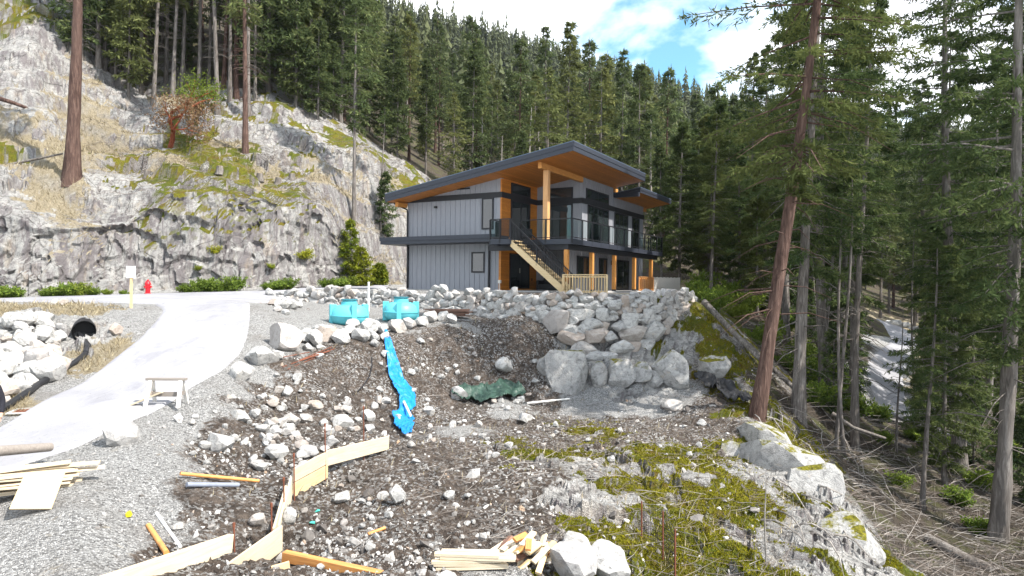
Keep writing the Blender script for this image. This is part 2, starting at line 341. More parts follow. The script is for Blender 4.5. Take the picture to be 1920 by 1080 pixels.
FAR_R = np.array([at(p, d) for p, d in [(1850,39.5),(1790,40),(1740,41.5),(1712,45.5),(1697,52),(1694,58),(1706,65),(1722,72),(1716,82),(1680,92)]])
FAR_POLY = np.vstack([FAR_L, FAR_R[::-1]])

# ---- grid: a fan that gets coarser with distance, closer rows where the rock face stands
NC = 720
us = np.linspace(-1.15, 1.15, NC)
def geo(a, b, n): return np.exp(np.linspace(math.log(a), math.log(b), n, endpoint=False))
yc = np.full(NC, 45.0)                                   # depth at which each column of the fan meets the foot of the rock face
for _ in range(60): yc = 0.6*yc+0.4*cliff_y(us*yc)
def lg(a, b, n): return np.exp(np.log(a)[:,None]+(np.log(b)-np.log(a))[:,None]*(np.arange(n)/n)[None])
one = np.ones(NC)
YR = np.hstack([lg(3.5*one, 9*one, 30), lg(9*one, 30*one, 210), lg(30*one, yc-0.3, 75), (yc-0.3)[:,None]+3.3*(np.arange(95)/95)[None], lg(yc+3.0, 75*one+np.clip(yc-60,0,None)*1.2, 95), lg(75*one+np.clip(yc-60,0,None)*1.2, 165*one, 40), lg(165*one, 950*one, 60)]).T   # (NR, NC)
NR = YR.shape[0]
gx = (us[None]*YR).ravel(); gy = YR.ravel()
gzv = base_z(gx, gy)
cov = covers(gx, gy)
near = gy < 110
nearroad = np.full(len(gx), -9.0)
i_ = np.where(near)[0]
sd_all = np.maximum.reduce([poly_sd(gx[i_], gy[i_], P_) for P_ in (DRIVE_POLY, ROAD_POLY, FAR_POLY)])
nearroad[i_] = sd_all
padsd = np.full(len(gx), -9.0); padsd[i_] = poly_sd(gx[i_], gy[i_], PAD)
smooth_k = (1-sstep(-1.0, -0.2, nearroad))*(1-sstep(-0.1, 0.6, padsd))
Z2 = gzv.reshape(NR, NC)
slope = np.abs(np.gradient(Z2, axis=0)/np.gradient(YR, axis=0)).ravel()
isl = (gy > cliff_y(gx)-0.3) & (gy < cliff_y(gx)+4.5) & (gx < -9) 
cliffw = sstep(0.9, 2.2, slope)*isl
P = np.stack([gx, gy, gzv], -1)
rockw = np.clip(cov[:,2]*1.2 + cov[:,3]*0.75 + cov[:,5]*0.35 + cov[:,1]*0.25, 0, 1)
dn = np.zeros(len(gx)); sel = gy < 120
ps = P[sel]
far_amp = np.clip(ps[:,1]/45, 0.35, 1.0)
f1 = facet(ps*np.array([0.42,0.42,0.7])+3.1, 11, 1.1); f2 = facet(ps*np.array([1.3,1.3,1.7]), 23, 1.0); f3 = fbm(ps*2.6, 4, 60); f4 = fbm(ps*0.45, 3, 77)
f5 = facet(ps*4.2, 91, 1.0)
dn[sel] = (rockw[sel]*(0.30*f1*far_amp+0.13*f2*far_amp**0.5+0.05*f3+0.035*f5) + (cov[sel,1]+cov[sel,4])*(0.13*f4+0.07*f3+0.03*f5) + cov[sel,0]*0.018*f3)*smooth_k[sel]*(1-cliffw[sel])
gz2 = gzv + dn
tw = sstep(cliff_y(gx)+1.5, cliff_y(gx)+3.5, gy)*(1-sstep(60, 68, gy))*(1-sstep(-12, -4, gx))
def terrace(z, step, nse, sharp=0.55):
    q = z/step+nse; f = q-np.floor(q); return step*(np.floor(q)+sstep(sharp, 1.0, f)-nse)
ts = np.where(tw > 0.01)[0]; pt = np.stack([gx[ts], gy[ts], gz2[ts]], -1)
nse = 1.5*fbm(pt*np.array([0.10,0.10,0]), 3, 300)+0.20*fbm(pt*np.array([0.45,0.45,0]), 3, 310)
gz2[ts] = gz2[ts]*(1-tw[ts]*0.5)+terrace(gz2[ts], 2.6, nse, 0.55)*tw[ts]*0.5
hw_ = sstep(0.35, 0.7, cov[:,2]+cov[:,3])*(gy < 33)*(gx > -2); hs = np.where(hw_ > 0.01)[0]; ph = np.stack([gx[hs], gy[hs], gz2[hs]], -1)
gz2[hs] = gz2[hs]*(1-hw_[hs]*0.6)+terrace(gz2[hs], 0.55, 1.2*fbm(ph*np.array([0.5,0.5,0]), 3, 330)+0.35*facet(ph*np.array([1.1,1.1,0]), 340, 0.8), 0.45)*hw_[hs]*0.6
# rock face: push out along the ground plan instead of up
pq = ps*np.array([1,0.15,1.0])
c1 = facet(pq*np.array([0.20,0.2,0.26])+7.7, 131, 1.5); c2 = facet(pq*np.array([0.55,0.5,0.42])+1.3, 151, 1.3); c3 = facet(pq*np.array([1.5,1.5,1.1]), 171, 1.2); c4 = fbm(ps*3.1, 3, 190)
push = np.zeros(len(gx)); push[sel] = (0.14*c1+0.20*c2+0.15*c3+0.05*c4+0.55*fbm(pq*np.array([0.13,0.13,0.10]), 2, 505))*cliffw[sel]
gx2 = gx + 0.25*push; gy2 = gy - push + 0.15*cliffw
idx = np.arange(NR*NC).reshape(NR, NC)
Fq = np.stack([idx[:-1,:-1], idx[:-1,1:], idx[1:,1:], idx[1:,:-1]], -1).reshape(-1, 4)

def mossy(x, y):
    f = np.where(y < 36, 1.0, 0.42); return 0.5+0.5*fbm(np.stack([x*f, y*f, 0*x], -1), 5, 222, 0.65)
def moss_mask(x, y, cm): return sstep(0.445, 0.53, mossy(x, y)+0.25*(cm-0.75))*sstep(0.22, 0.5, cm)
mossm = np.zeros(len(gx)); mk_ = (gy < 75) & (cov[:,3] > 0.15); mossm[mk_] = moss_mask(gx[mk_], gy[mk_], cov[mk_,3])
# ---- ground material
t = NT('ground'); v = t.pos()
c1_ = t.attr('coverA', 'Color'); c2_ = t.attr('coverB', 'Color')
sa = t.new('ShaderNodeSeparateColor', {'Color': c1_}); sb = t.new('ShaderNodeSeparateColor', {'Color': c2_})
n_big = t.noise(v, 0.55, 5, 0.6); n_mid = t.noise(v, 2.6, 6, 0.7, 0.4); n_fine = t.noise(v, 13.0, 5, 0.75); n_grit = t.noise(v, 46.0, 3, 0.8)
rock, ra, rb, rc = rock_color(t, v)
# rock face streaks: runs of dark and rusty weathering down steep faces
vs = t.scale(v, (1.0, 1.0, 0.16)); st = t.noise(vs, 1.5, 6, 0.7, 0.5)
nsep = t.new('ShaderNodeSeparateXYZ', {'Vector': t.geo.outputs['Normal']})
steep = t.ramp(nsep.outputs['Z'], (0.45, 1.0), (0.75, 0.0))
rock = t.mix(t.math('MULTIPLY', steep, t.ramp(st, (0.44, 0.8), (0.56, 0.0))), rock, (0.19,0.165,0.168))
rock = t.mix(t.math('MULTIPLY', steep, t.ramp(t.noise(vs, 0.8, 5, 0.6, 0.8), (0.58, 0.0), (0.70, 0.5))), rock, (0.48,0.38,0.27))
dv = t.new('ShaderNodeVectorMath', {0: v, 1: t.new('ShaderNodeVectorMath', {0: t.new('ShaderNodeTexNoise', {'Vector': v, 'Scale': 0.9, 'Detail': 4.0}).outputs['Color'], 1: (0.9,0.9,0.9)}, operation='MULTIPLY').outputs[0]}, operation='ADD').outputs[0]
for sc_, wd_, k_ in ((0.42, 0.020, 0.9), (1.25, 0.024, 0.6), (3.4, 0.04, 0.25)):
    crack = t.ramp(t.vor(t.scale(dv, (1.0,1.0,0.7)), sc_, 'DISTANCE_TO_EDGE'), (0.0, 1.0), (wd_, 0.0))
    rock = t.mix(t.math('MULTIPLY', crack, t.ramp(n_mid, (0.38, 0.15), (0.58, k_))), rock, (0.035,0.031,0.028))
pv = t.vor(v, 34.0, 'F1', 'Color'); pd = t.vor(v, 34.0, 'DISTANCE_TO_EDGE')
psv = t.new('ShaderNodeSeparateColor', {'Color': pv}).outputs['Red']
gravel = t.ramp(psv, (0.0, (0.15,0.147,0.143)), (0.45, (0.35,0.342,0.33)), (1.0, (0.62,0.61,0.59)))
gravel = t.mix(t.ramp(pd, (0.0, 0.5), (0.09, 0.0)), gravel, (0.07,0.067,0.064))
gravel = t.mix(t.ramp(n_big, (0.50, 0.0), (0.72, 0.55)), gravel, (0.22,0.20,0.18))
gravel = t.mix(t.ramp(n_mid, (0.62, 0.0), (0.70, 0.5)), gravel, (0.33,0.27,0.18))
soil = t.ramp(n_mid, (0.30, (0.036,0.029,0.024)), (0.50, (0.100,0.078,0.063)), (0.66, (0.185,0.148,0.12)), (0.80, (0.21,0.135,0.09)))
pv2 = t.vor(v, 18.0, 'F1', 'Color'); p2 = t.new('ShaderNodeSeparateColor', {'Color': pv2})
soil = t.mix(t.math('MULTIPLY', t.ramp(p2.outputs['Green'], (0.64, 0.0), (0.67, 0.9)), t.ramp(n_big, (0.40, 0.25), (0.60, 1.0))), soil, t.ramp(p2.outputs['Red'], (0.0, (0.22,0.21,0.2)), (1.0, (0.55,0.54,0.52))))
soil = t.mix(t.ramp(n_fine, (0.36, 0.7), (0.48, 0.0)), soil, (0.022,0.018,0.016))
moss = t.ramp(n_fine, (0.28, (0.038,0.037,0.006)), (0.50, (0.145,0.138,0.012)), (0.72, (0.28,0.25,0.02)))
moss = t.mix(t.ramp(n_mid, (0.47, 0.0), (0.62, 0.85)), moss, (0.13,0.082,0.022)); moss = t.mix(t.ramp(n_big, (0.42, 0.6), (0.55, 0.0)), moss, (0.06,0.095,0.012))
dry = t.ramp(n_fine, (0.28, (0.14,0.105,0.068)), (0.5, (0.31,0.26,0.175)), (0.74, (0.48,0.435,0.33)))
duff = t.ramp(n_fine, (0.28, (0.028,0.022,0.016)), (0.5, (0.075,0.06,0.045)), (0.74, (0.17,0.14,0.115)))
duff = t.mix(t.ramp(n_big, (0.48, 0.0), (0.60, 0.65)), duff, (0.09,0.10,0.03))
def msk(sock, lo=0.30, hi=0.52, amp=0.9):
    j = t.math('MULTIPLY', t.math('SUBTRACT', t.math('ADD', t.math('MULTIPLY', n_mid, 0.6), t.math('MULTIPLY', n_fine, 0.4)), 0.5), amp)
    return t.ramp(t.math('ADD', sock, j), (lo, 0.0), (hi, 1.0))
col = t.mix(msk(t.math('ADD', sa.outputs['Green'], t.math('MULTIPLY', sb.outputs['Red'], 0.75))), gravel, soil)
col = t.mix(msk(sb.outputs['Green']), col, duff)
rk = t.math('MAXIMUM', t.math('ADD', sa.outputs['Blue'], t.math('MULTIPLY', sb.outputs['Red'], 0.42)), t.attr('cliff'))
rk = t.math('MAXIMUM', rk, t.math('MULTIPLY', sb.outputs['Blue'], 0.75))
col = t.mix(msk(rk, 0.30, 0.44), col, rock)
flat = t.ramp(nsep.outputs['Z'], (0.40, 0.0), (0.66, 1.0))
col = t.mix(t.math('MULTIPLY', flat, msk(t.math('MULTIPLY', sb.outputs['Blue'], 1.1), 0.33, 0.5, 1.2)), col, dry)
col = t.mix(t.math('MULTIPLY', t.ramp(nsep.outputs['Z'], (0.28, 0.0), (0.50, 1.0)), msk(t.attr('moss'), 0.40, 0.62, 0.7)), col, moss)
hgt = t.math('ADD', t.math('MULTIPLY', n_mid, 0.6), t.math('ADD', t.math('MULTIPLY', n_fine, 0.3), t.math('MULTIPLY', pd, 0.8)))
t.bump(hgt, 1.0, 0.12); t.out(col, 0.92, spec=0.15)

gm = np_mesh('ground', np.stack([gx2, gy2, gz2], -1), Fq, M['ground'], True, {'coverA': cov[:,:3], 'coverB': cov[:,3:], 'cliff': np.clip(cliffw*1.3, 0, 1), 'moss': mossm})
fl = (rockw+cliffw > 0.45)[Fq].mean(1) > 0.5; gm.polygons.foreach_set('use_smooth', ~fl)
ground = link(bpy.data.objects.new('ground', gm)); tag(ground, kind='structure')
# height lookup on the finished surface (fan grid, bilinear)
GZ2 = gz2.reshape(NR, NC)
def hz(x, y):
    x = np.atleast_1d(np.asarray(x, float)); y = np.atleast_1d(np.asarray(y, float)); out = np.empty(len(x))
    for s_ in range(0, len(x), 8000):
        xx, yy = x[s_:s_+8000], y[s_:s_+8000]; c = np.clip((xx/yy-us[0])/(us[1]-us[0]), 0, NC-1.001); j = c.astype(int); b = c-j; val = 0
        for jj, w in ((j, 1-b), (j+1, b)):
            Yc = YR[:, jj]; i = np.clip((Yc <= yy[None]).sum(0)-1, 0, NR-2); ar_ = np.arange(len(jj))
            y0, y1 = Yc[i, ar_], Yc[i+1, ar_]; f = np.clip((yy-y0)/(y1-y0), 0, 1); val = val+w*(GZ2[i, jj]*(1-f)+GZ2[i+1, jj]*f)
        out[s_:s_+8000] = val
    return out
def h1(x, y): return float(hz(x, y)[0])
def hit(px, py, d0=6.0, d1=95.0):
    """where the view ray of a layout pixel meets the ground"""
    D = np.exp(np.linspace(math.log(d0), math.log(d1), 700)); p = W(px, py, D); k = np.where(p[:,2] <= hz(p[:,0], p[:,1]))[0]
    i = k[0] if len(k) else 699; return p[i]
def onpix(px, D, dz=0.0):
    x, y = at(px, D); return (x, y, h1(x, y)+dz)

# ---- road sheets: follow the ground, edges broken
t = NT('asphalt'); v = t.pos()
a = t.noise(v, 0.35, 5, 0.6); b = t.noise(v, 60, 3, 0.8); e = t.noise(v, 3.0, 6, 0.7)
c = t.ramp(a, (0.3, (0.215,0.213,0.225)), (0.7, (0.315,0.312,0.325)))
c = t.mix(t.ramp(b, (0.3, 0.35), (0.55, 0.0)), c, (0.16,0.16,0.17)); c = t.mix(t.ramp(e, (0.60, 0.0), (0.72, 0.4)), c, (0.46,0.45,0.45))
c = t.mix(t.ramp(t.noise(t.scale(v, (1.0,0.35,1.0)), 1.1, 6, 0.7, 1.2), (0.50, 0.0), (0.72, 0.55)), c, (0.14,0.139,0.16)); c = t.mix(t.ramp(t.noise(v, 9.0, 5, 0.75), (0.60, 0.0), (0.68, 0.6)), c, (0.10,0.098,0.105)); t.bump(b, 0.25, 0.01); t.out(c, 0.85)  # stretched dark patches: damp tone, deepened to stand in for dappled tree shade
def lane(name, A, B, n=160, m=26, lift=0.05):
    def res(Pl):
        s = np.r_[0, np.cumsum(np.hypot(*np.diff(Pl, axis=0).T))]; q = np.linspace(0, s[-1], n)
        # smooth corners: average of shifted linear samples
        out = 0
        for k in np.linspace(-0.04, 0.04, 9): out = out+np.stack([np.interp(np.clip(q+k*s[-1], 0, s[-1]), s, Pl[:,i]) for i in (0,1)], -1)
        return out/9
    a, b = res(A), res(B); w = np.linspace(0, 1, m)
    j = 0.06*fbm(np.stack([np.arange(n)*0.4, np.arange(n)*0, np.arange(n)*0], -1), 3, 3)
    G = a[:,None]*(1-w[None,:,None]) + b[:,None]*w[None,:,None]
    d = (b-a)/np.linalg.norm(b-a, axis=1, keepdims=True)
    G = G + (d*j[:,None])[:,None]*np.where((w < 0.02)|(w > 0.98), 1, 0)[None,:,None]
    x, y = G[...,0].ravel(), G[...,1].ravel(); z = np.maximum(base_z(x, y), hz(x, y)) + lift
    z = z.reshape(n, m); z[:,0] -= 0.09; z[:,-1] -= 0.09
    I = np.arange(n*m).reshape(n, m); Fc = np.stack([I[:-1,:-1], I[:-1,1:], I[1:,1:], I[1:,:-1]], -1).reshape(-1,4)
    return tag(link(bpy.data.objects.new(name, np_mesh(name, np.stack([x, y, z.ravel()], -1), Fc, M['asphalt'], True))), kind='structure')
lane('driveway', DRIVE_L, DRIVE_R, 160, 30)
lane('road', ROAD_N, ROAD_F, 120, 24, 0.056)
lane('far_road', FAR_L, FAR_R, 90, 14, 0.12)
# ================================================================ materials of built things
t = NT('siding'); v = t.obj(); n = t.noise(t.scale(v, (5, 5, 0.6)), 3.0, 4, 0.6)
t.out(t.mix(t.ramp(n, (0.3, 0.0), (0.7, 1.0)), (0.235,0.24,0.265), (0.285,0.29,0.315)), 0.6)
simple('black_metal', (0.012,0.012,0.015), 0.45, 0.0, 0.2)
simple('black_trim', (0.018,0.018,0.022), 0.5)
simple('fascia', (0.030,0.034,0.046), 0.42, 0.0, 0.1)
simple('roof_metal', (0.10,0.135,0.19), 0.4, 0.3, 0.1)
def wood(name, base, dark, plank=0.0, axis=2, rough=0.55, grain=9.0, rnd=0.0, stretch=(1,14,14)):
    t = NT(name); v = t.obj(); n = t.noise(t.scale(v, stretch), grain/6, 5, 0.65, 0.8); n2 = t.noise(v, 1.3, 3)
    c = t.mix(t.ramp(n, (0.32, 0.0), (0.68, 1.0)), dark, base)
    c = t.mix(t.ramp(n2, (0.45, 0.0), (0.75, 0.35)), c, tuple(x*1.15 for x in base))
    if plank:
        s = t.new('ShaderNodeSeparateXYZ', {'Vector': v}).outputs[axis]
        k = t.math('DIVIDE', s, plank); fr = t.math('FRACT', k); fl = t.math('FLOOR', k)
        wn_ = t.new('ShaderNodeTexWhiteNoise', {'W': fl}, noise_dimensions='1D').outputs['Value']
        c = t.mix(t.math('MULTIPLY', wn_, 0.45), c, tuple(x*0.55 for x in dark))
        line = t.ramp(fr, (0.0, 1.0), (0.07, 0.0)); c = t.mix(t.math('MULTIPLY', line, 0.7), c, tuple(x*0.25 for x in dark))
    if rnd: c = t.mix(t.math('MULTIPLY', t.rand(), rnd), c, tuple(x*0.6 for x in dark))
    t.bump(n, 0.15, 0.01); return t.out(c, rough)
wood('cedar_cladding', (0.62,0.24,0.035), (0.44,0.145,0.018), 0.14, 2, 0.45, stretch=(2,2,16))
wood('cedar_soffit', (0.62,0.25,0.050), (0.45,0.155,0.026), 0.13, 0, 0.5, stretch=(16,1.5,4))
wood('fir_post', (0.62,0.36,0.17), (0.48,0.23,0.085), stretch=(12,12,1))
wood('fir_beam', (0.58,0.27,0.07), (0.42,0.17,0.04), stretch=(12,1,12))
wood('new_lumber', (0.64,0.50,0.30), (0.52,0.38,0.20), rnd=0.25, stretch=(1,12,12))
wood('pale_lumber', (0.66,0.57,0.43), (0.50,0.41,0.28), rnd=0.45, stretch=(1,12,12))
wood('orange_lumber', (0.55,0.27,0.09), (0.36,0.15,0.045), stretch=(1,12,12))
wood('grey_lumber', (0.38,0.34,0.30), (0.22,0.19,0.165), rnd=0.6, stretch=(1,12,12))
wood('brown_lumber', (0.30,0.17,0.12), (0.16,0.085,0.06), rnd=0.7, stretch=(1,12,12))
wood('white_fence', (0.70,0.67,0.63), (0.58,0.55,0.50), stretch=(10,10,1))
t = NT('window_glass'); v = t.obj()
t.b.inputs['IOR'].default_value = 1.5
t.out((0.022,0.028,0.030), 0.03, 0.0, 1.0)
t = NT('rail_glass'); t.b.inputs['Transmission Weight'].default_value = 1.0; t.b.inputs['IOR'].default_value = 1.02; t.out((0.80,0.88,0.86), 0.02, 0.0, 0.6)
simple('interior', (0.25,0.24,0.22), 0.8)
simple('concrete', (0.38,0.37,0.36), 0.9, 0, 0.15, 4, 0.2)
t = NT('stone'); oi = t.new('ShaderNodeObjectInfo'); v = t.new('ShaderNodeVectorMath', {0: t.obj(), 1: t.new('ShaderNodeVectorMath', {0: oi.outputs['Location'], 1: (3.7,5.1,2.3)}, operation='MULTIPLY').outputs[0]}, operation='ADD').outputs[0]
rc_, a_, b_, c_ = rock_color(t, t.scale(v, 1.6), (0.50,0.487,0.465))
rc_ = t.mix(t.ramp(oi.outputs['Random'], (0.0, 0.0), (0.70, 0.0), (1.0, 0.55)), rc_, (0.27,0.26,0.26))
rc_ = t.mix(t.ramp(t.math('FRACT', t.math('MULTIPLY', oi.outputs['Random'], 17.3)), (0.70, 0.0), (1.0, 0.6)), rc_, (0.33,0.245,0.185))
t.bump(t.math('ADD', b_, t.math('MULTIPLY', c_, 0.6)), 0.7, 0.05); t.out(rc_, 0.9, spec=0.15)
t = NT('rubble'); v = t.pos(); va = t.attr('var')
rc_ = t.ramp(va, (0.0, (0.09,0.08,0.073)), (0.35, (0.22,0.205,0.19)), (0.7, (0.40,0.385,0.365)), (0.92, (0.56,0.54,0.515)), (1.0, (0.30,0.20,0.125)))
rc_ = t.mix(t.ramp(t.noise(v, 9, 5, 0.7), (0.34, 0.75), (0.5, 0.0)), rc_, (0.11,0.10,0.095)); t.bump(t.noise(v, 20, 3), 0.4, 0.03); t.out(rc_, 0.92, spec=0.12)

t = NT('bedrock'); oi = t.new('ShaderNodeObjectInfo'); v = t.pos()
rc_, a_, b_, c_ = rock_color(t, t.scale(v, 1.3), (0.32,0.312,0.30));
for sc_, wd_ in ():
    rc_ = t.mix(t.ramp(t.vor(t.scale(v, (1.2,1.2,0.6)), sc_, 'DISTANCE_TO_EDGE'), (0.0, 0.9), (wd_, 0.0)), rc_, (0.04,0.036,0.033))
nz_s = t.new('ShaderNodeSeparateXYZ', {'Vector': t.geo.outputs['Normal']}).outputs['Z']
ms = t.math('MULTIPLY', t.ramp(nz_s, (0.55, 0.0), (0.8, 1.0)), t.ramp(t.noise(v, 2.2, 5, 0.7), (0.44, 0.0), (0.54, 1.0)))
rc_ = t.mix(ms, rc_, t.ramp(t.noise(v, 14, 4), (0.3, (0.035,0.035,0.007)), (0.7, (0.21,0.19,0.02)))); t.bump(t.math('ADD', b_, t.math('MULTIPLY', c_, 0.6)), 0.9, 0.08); t.out(rc_, 0.92, spec=0.12)
# ================================================================ house (local x = along the end wall, y = along the deck side, z up)
HX, HY = -0.67, 38.5
house = empty('house', (HX, HY, 0), R(-30), 'two storey grey board and batten house with slanted black roof and cedar soffits', 'house')
def part(name, mat, *boxes, parent=None, bevel=0.0):
    m = MB()
    for b in boxes: m.box(*b)
    return m.build(name, M[mat], parent or house, bevel=bevel)
DZ, SL = 2.78, 0.16
def rtop(x): return 7.9 - SL*(5.3-x)
def run(x): return rtop(x) - 0.50                               # underside of the main roof
def rtop2(x): return 7.04 - SL*(4.94-x)
def battens(wall, pts, n, step=0.36, w=0.05):
    """battens over a wall given by two plan points and height limits; n = outward normal"""
    (x0, y0), (x1, y1), zlo, zhi = pts; L = math.hypot(x1-x0, y1-y0); k = int(L/step)
    for i in range(k+1):
        a = min(L-0.03, 0.03+i*step); x = x0+(x1-x0)*a/L; y = y0+(y1-y0)*a/L
        z0 = zlo(x, y) if callable(zlo) else zlo; z1 = zhi(x, y) if callable(zhi) else zhi
        if z1-z0 < 0.1: continue
        dx, dy = (w/2, 0) if abs(n[1]) > 0.5 else (0, w/2); ex, ey = n[0]*0.028, n[1]*0.028
        MB().box(min(x-dx, x-dx+ex), max(x+dx, x+dx+ex), min(y-dy, y-dy+ey), max(y+dy, y+dy+ey), z0, z1).build('batten', M['siding'], wall)
def slab(name, mat, P, th, parent=None):
    m = MB(); m.hexa([(x, y, z) for x, y, z in P] + [(x, y, z+th) for x, y, z in P]); return m.build(name, M[mat], parent or house)
# solid core of the house behind the walls
def wall_x(name, mat, y, x0, x1, z0, z1f, th=0.2, parent=None):  # wall in a plane of constant y, sloping top
    m = MB(); m.hexa([(x0,y,z0),(x1,y,z0),(x1,y+th,z0),(x0,y+th,z0),(x0,y,z1f(x0)),(x1,y,z1f(x1)),(x1,y+th,z1f(x1)),(x0,y+th,z1f(x0))]); return m.build(name, M[mat], parent or house)
low_end = part('wall', 'siding', (-6.9,0,0,0.2,0,2.75)); battens(low_end, ((-6.9,0),(0,0),0.0,2.72), (0,-1))
up_end = wall_x('wall', 'siding', 0, -6.9, 0, 2.75, lambda x: run(x)+0.02); battens(up_end, ((-6.9,0),(0,0),2.76,lambda x,y: run(x)), (0,-1))
part('foundation', 'concrete', (-6.95,0.02,-0.03,11.5,-0.6,-0.002), (0.0,3.15,4.4,15.95,-0.6,-0.002))
side = MB(); side.hexa([(-6.9,0.2,0),(-6.7,0.2,0),(-6.7,11.5,0),(-6.9,11.5,0),(-6.9,0.2,run(-6.9)),(-6.7,0.2,run(-6.7)),(-6.7,11.5,run(-6.7)),(-6.9,11.5,run(-6.9))]); side.build('wall', M['siding'], house)
wall_x('wall', 'siding', 11.3, -6.7, 3.1, 0, lambda x: min(run(x), 6.2)); part('wall', 'siding', (2.9,3.12,15.75,15.95,0,6.3), (-2,2.9,15.75,15.95,0,5.9))
# cedar clad return walls (plane x = 0)
part('cedar_wall', 'cedar_cladding', (-0.2,0.0,0.2,4.45,0,2.75)); ced = MB(); ced.box(-0.2,-0.001,0.2,4.45,2.75,run(0)+0.02); ced.build('cedar_wall', M['cedar_cladding'], house)
part('corner_board', 'cedar_cladding', (-0.12,0.03,-0.03,0.2,0.0,2.72), (-0.06,0.03,-0.03,0.2,2.76,6.5))
# recessed walls
rw = part('wall', 'siding', (0.0,3.12,4.45,4.65,0,2.6)); battens(rw, ((0,4.45),(3.12,4.45),0,2.58), (0,-1))
rw = wall_x('wall', 'siding', 4.45, 0, 3.12, 2.6, run); battens(rw, ((0,4.45),(3.12,4.45),2.8,lambda x,y: run(x)-0.02), (0,-1))
# deck side walls (plane x = 3.12)
dw = part('wall', 'siding', (2.92,3.12,2.8,4.45,0,2.6), (2.92,3.12,4.65,15.95,0,2.6)); battens(dw, ((3.12,2.8),(3.12,15.9),0,2.58), (1,0))
dw = part('wall', 'siding', (2.92,3.12,4.65,9.67,2.6,run(3.0))); battens(dw, ((3.12,4.45),(3.12,9.67),2.8,run(3.0)-0.05), (1,0), 0.30)
dw = part('wall', 'siding', (2.92,3.12,9.67,15.95,2.6,rtop2(3)-0.3)); battens(dw, ((3.12,9.7),(3.12,15.9),2.8,rtop2(3)-0.32), (1,0), 0.30)
wall_x('wall', 'siding', 9.5, -4, 2.9, 5.5, run)
# black belt band at beam height
part('band', 'black_trim', (-6.95,0.06,-0.07,-0.03,5.42,5.74), (0.0,0.07,-0.03,4.38,5.42,5.74), (0.07,3.19,4.36,4.42,5.42,5.74), (3.15,3.22,4.42,9.72,5.42,5.74))
part('band', 'black_trim', (3.15,3.20,9.9,15.9,5.42,5.74))
# windows and doors: frame with panes set back
def window(name, plane, c, a0, a1, z0, z1, panes=1, fw=0.09, sgn=1, mullion_z=None, out=0.05, handle=False):
    """plane 'y': wall of constant y facing -y; plane 'x': wall of constant x facing +x"""
    def bx(a, b, lo, hi, zlo, zhi):
        return (a, b, c-hi, c-lo, zlo, zhi) if plane == 'y' else (c+lo, c+hi, a, b, zlo, zhi)
    f = part(name, 'black_trim', bx(a0, a0+fw, -0.02, out, z0, z1), bx(a1-fw, a1, -0.02, out, z0, z1), bx(a0+fw, a1-fw, -0.02, out, z1-fw, z1), bx(a0+fw, a1-fw, -0.02, out, z0, z0+fw))
    w = (a1-a0-2*fw)/panes
    for i in range(panes):
        p0 = a0+fw+i*w
        part('pane', 'window_glass', bx(p0, p0+w, 0.030, 0.038, z0+fw, z1-fw), parent=f)
        if i: part('mullion', 'black_trim', bx(p0-0.035, p0+0.035, 0.039, out-0.004, z0+fw, z1-fw), parent=f)
    if handle: part('handle', 'interior', bx(a0+fw+w-0.10, a0+fw+w-0.07, out, out+0.05, z0+0.95, z0+1.25), parent=f)
    return f
window('window', 'y', 0, -1.33, -0.52, 3.58, 5.44, out=0.06)
window('window', 'y', 0, -2.02, -1.09, 1.03, 2.26, out=0.06)
window('door', 'x', 0, 1.08, 3.45, 2.80, 5.42, 2, out=0.06, handle=True)
window('transom', 'x', 0, 1.08, 3.45, 5.74, 6.42, out=0.06)
window('door', 'x', 0, 1.0, 3.42, 0.10, 2.22, 2, out=0.06, handle=True)
part('door_step', 'orange_lumber', (0.02,0.5,1.0,3.6,0,0.10))
window('window', 'y', 4.45, 0.72, 2.5, 2.86, 5.42, out=0.06)
window('transom', 'y', 4.45, 0.72, 2.5, 5.74, 6.45, out=0.06)
window('transom', 'x', 3.12, 5.02, 8.75, 5.76, 6.42, 2, out=0.06)
window('door', 'x', 3.12, 5.3, 8.75, 2.82, 5.40, 4, out=0.06)
window('door', 'x', 3.12, 9.9, 12.5, 2.82, 5.40, 3, out=0.06)
window('window', 'x', 3.12, 13.45, 14.95, 2.95, 5.40, 2, out=0.06)
window('window', 'x', 3.12, 3.75, 5.6, 0.95, 2.15, 2, out=0.06)
window('window', 'x', 3.12, 7.25, 8.6, 0.9, 2.15, 2, out=0.06)
window('door', 'x', 3.12, 10.4, 12.8, 0.06, 2.15, 2, out=0.06, handle=True)
part('wall_lamp', 'black_metal', (3.16,3.26,9.3,9.42,1.75,2.05)); part('wall_lamp', 'black_metal', (-4.75,-4.6,-0.16,-0.03,5.0,5.12)); part('vent', 'black_metal', (-3.1,-2.2,-0.10,-0.03,6.03,6.11))
part('outlet', 'black_metal', (0.004,0.05,3.75,3.85,0.6,0.75)); part('meter', 'white_fence', (-0.03,0.12,-0.25,-0.10,0.42,0.6), (0.02,0.06,-0.2,-0.16,-0.05,0.42))
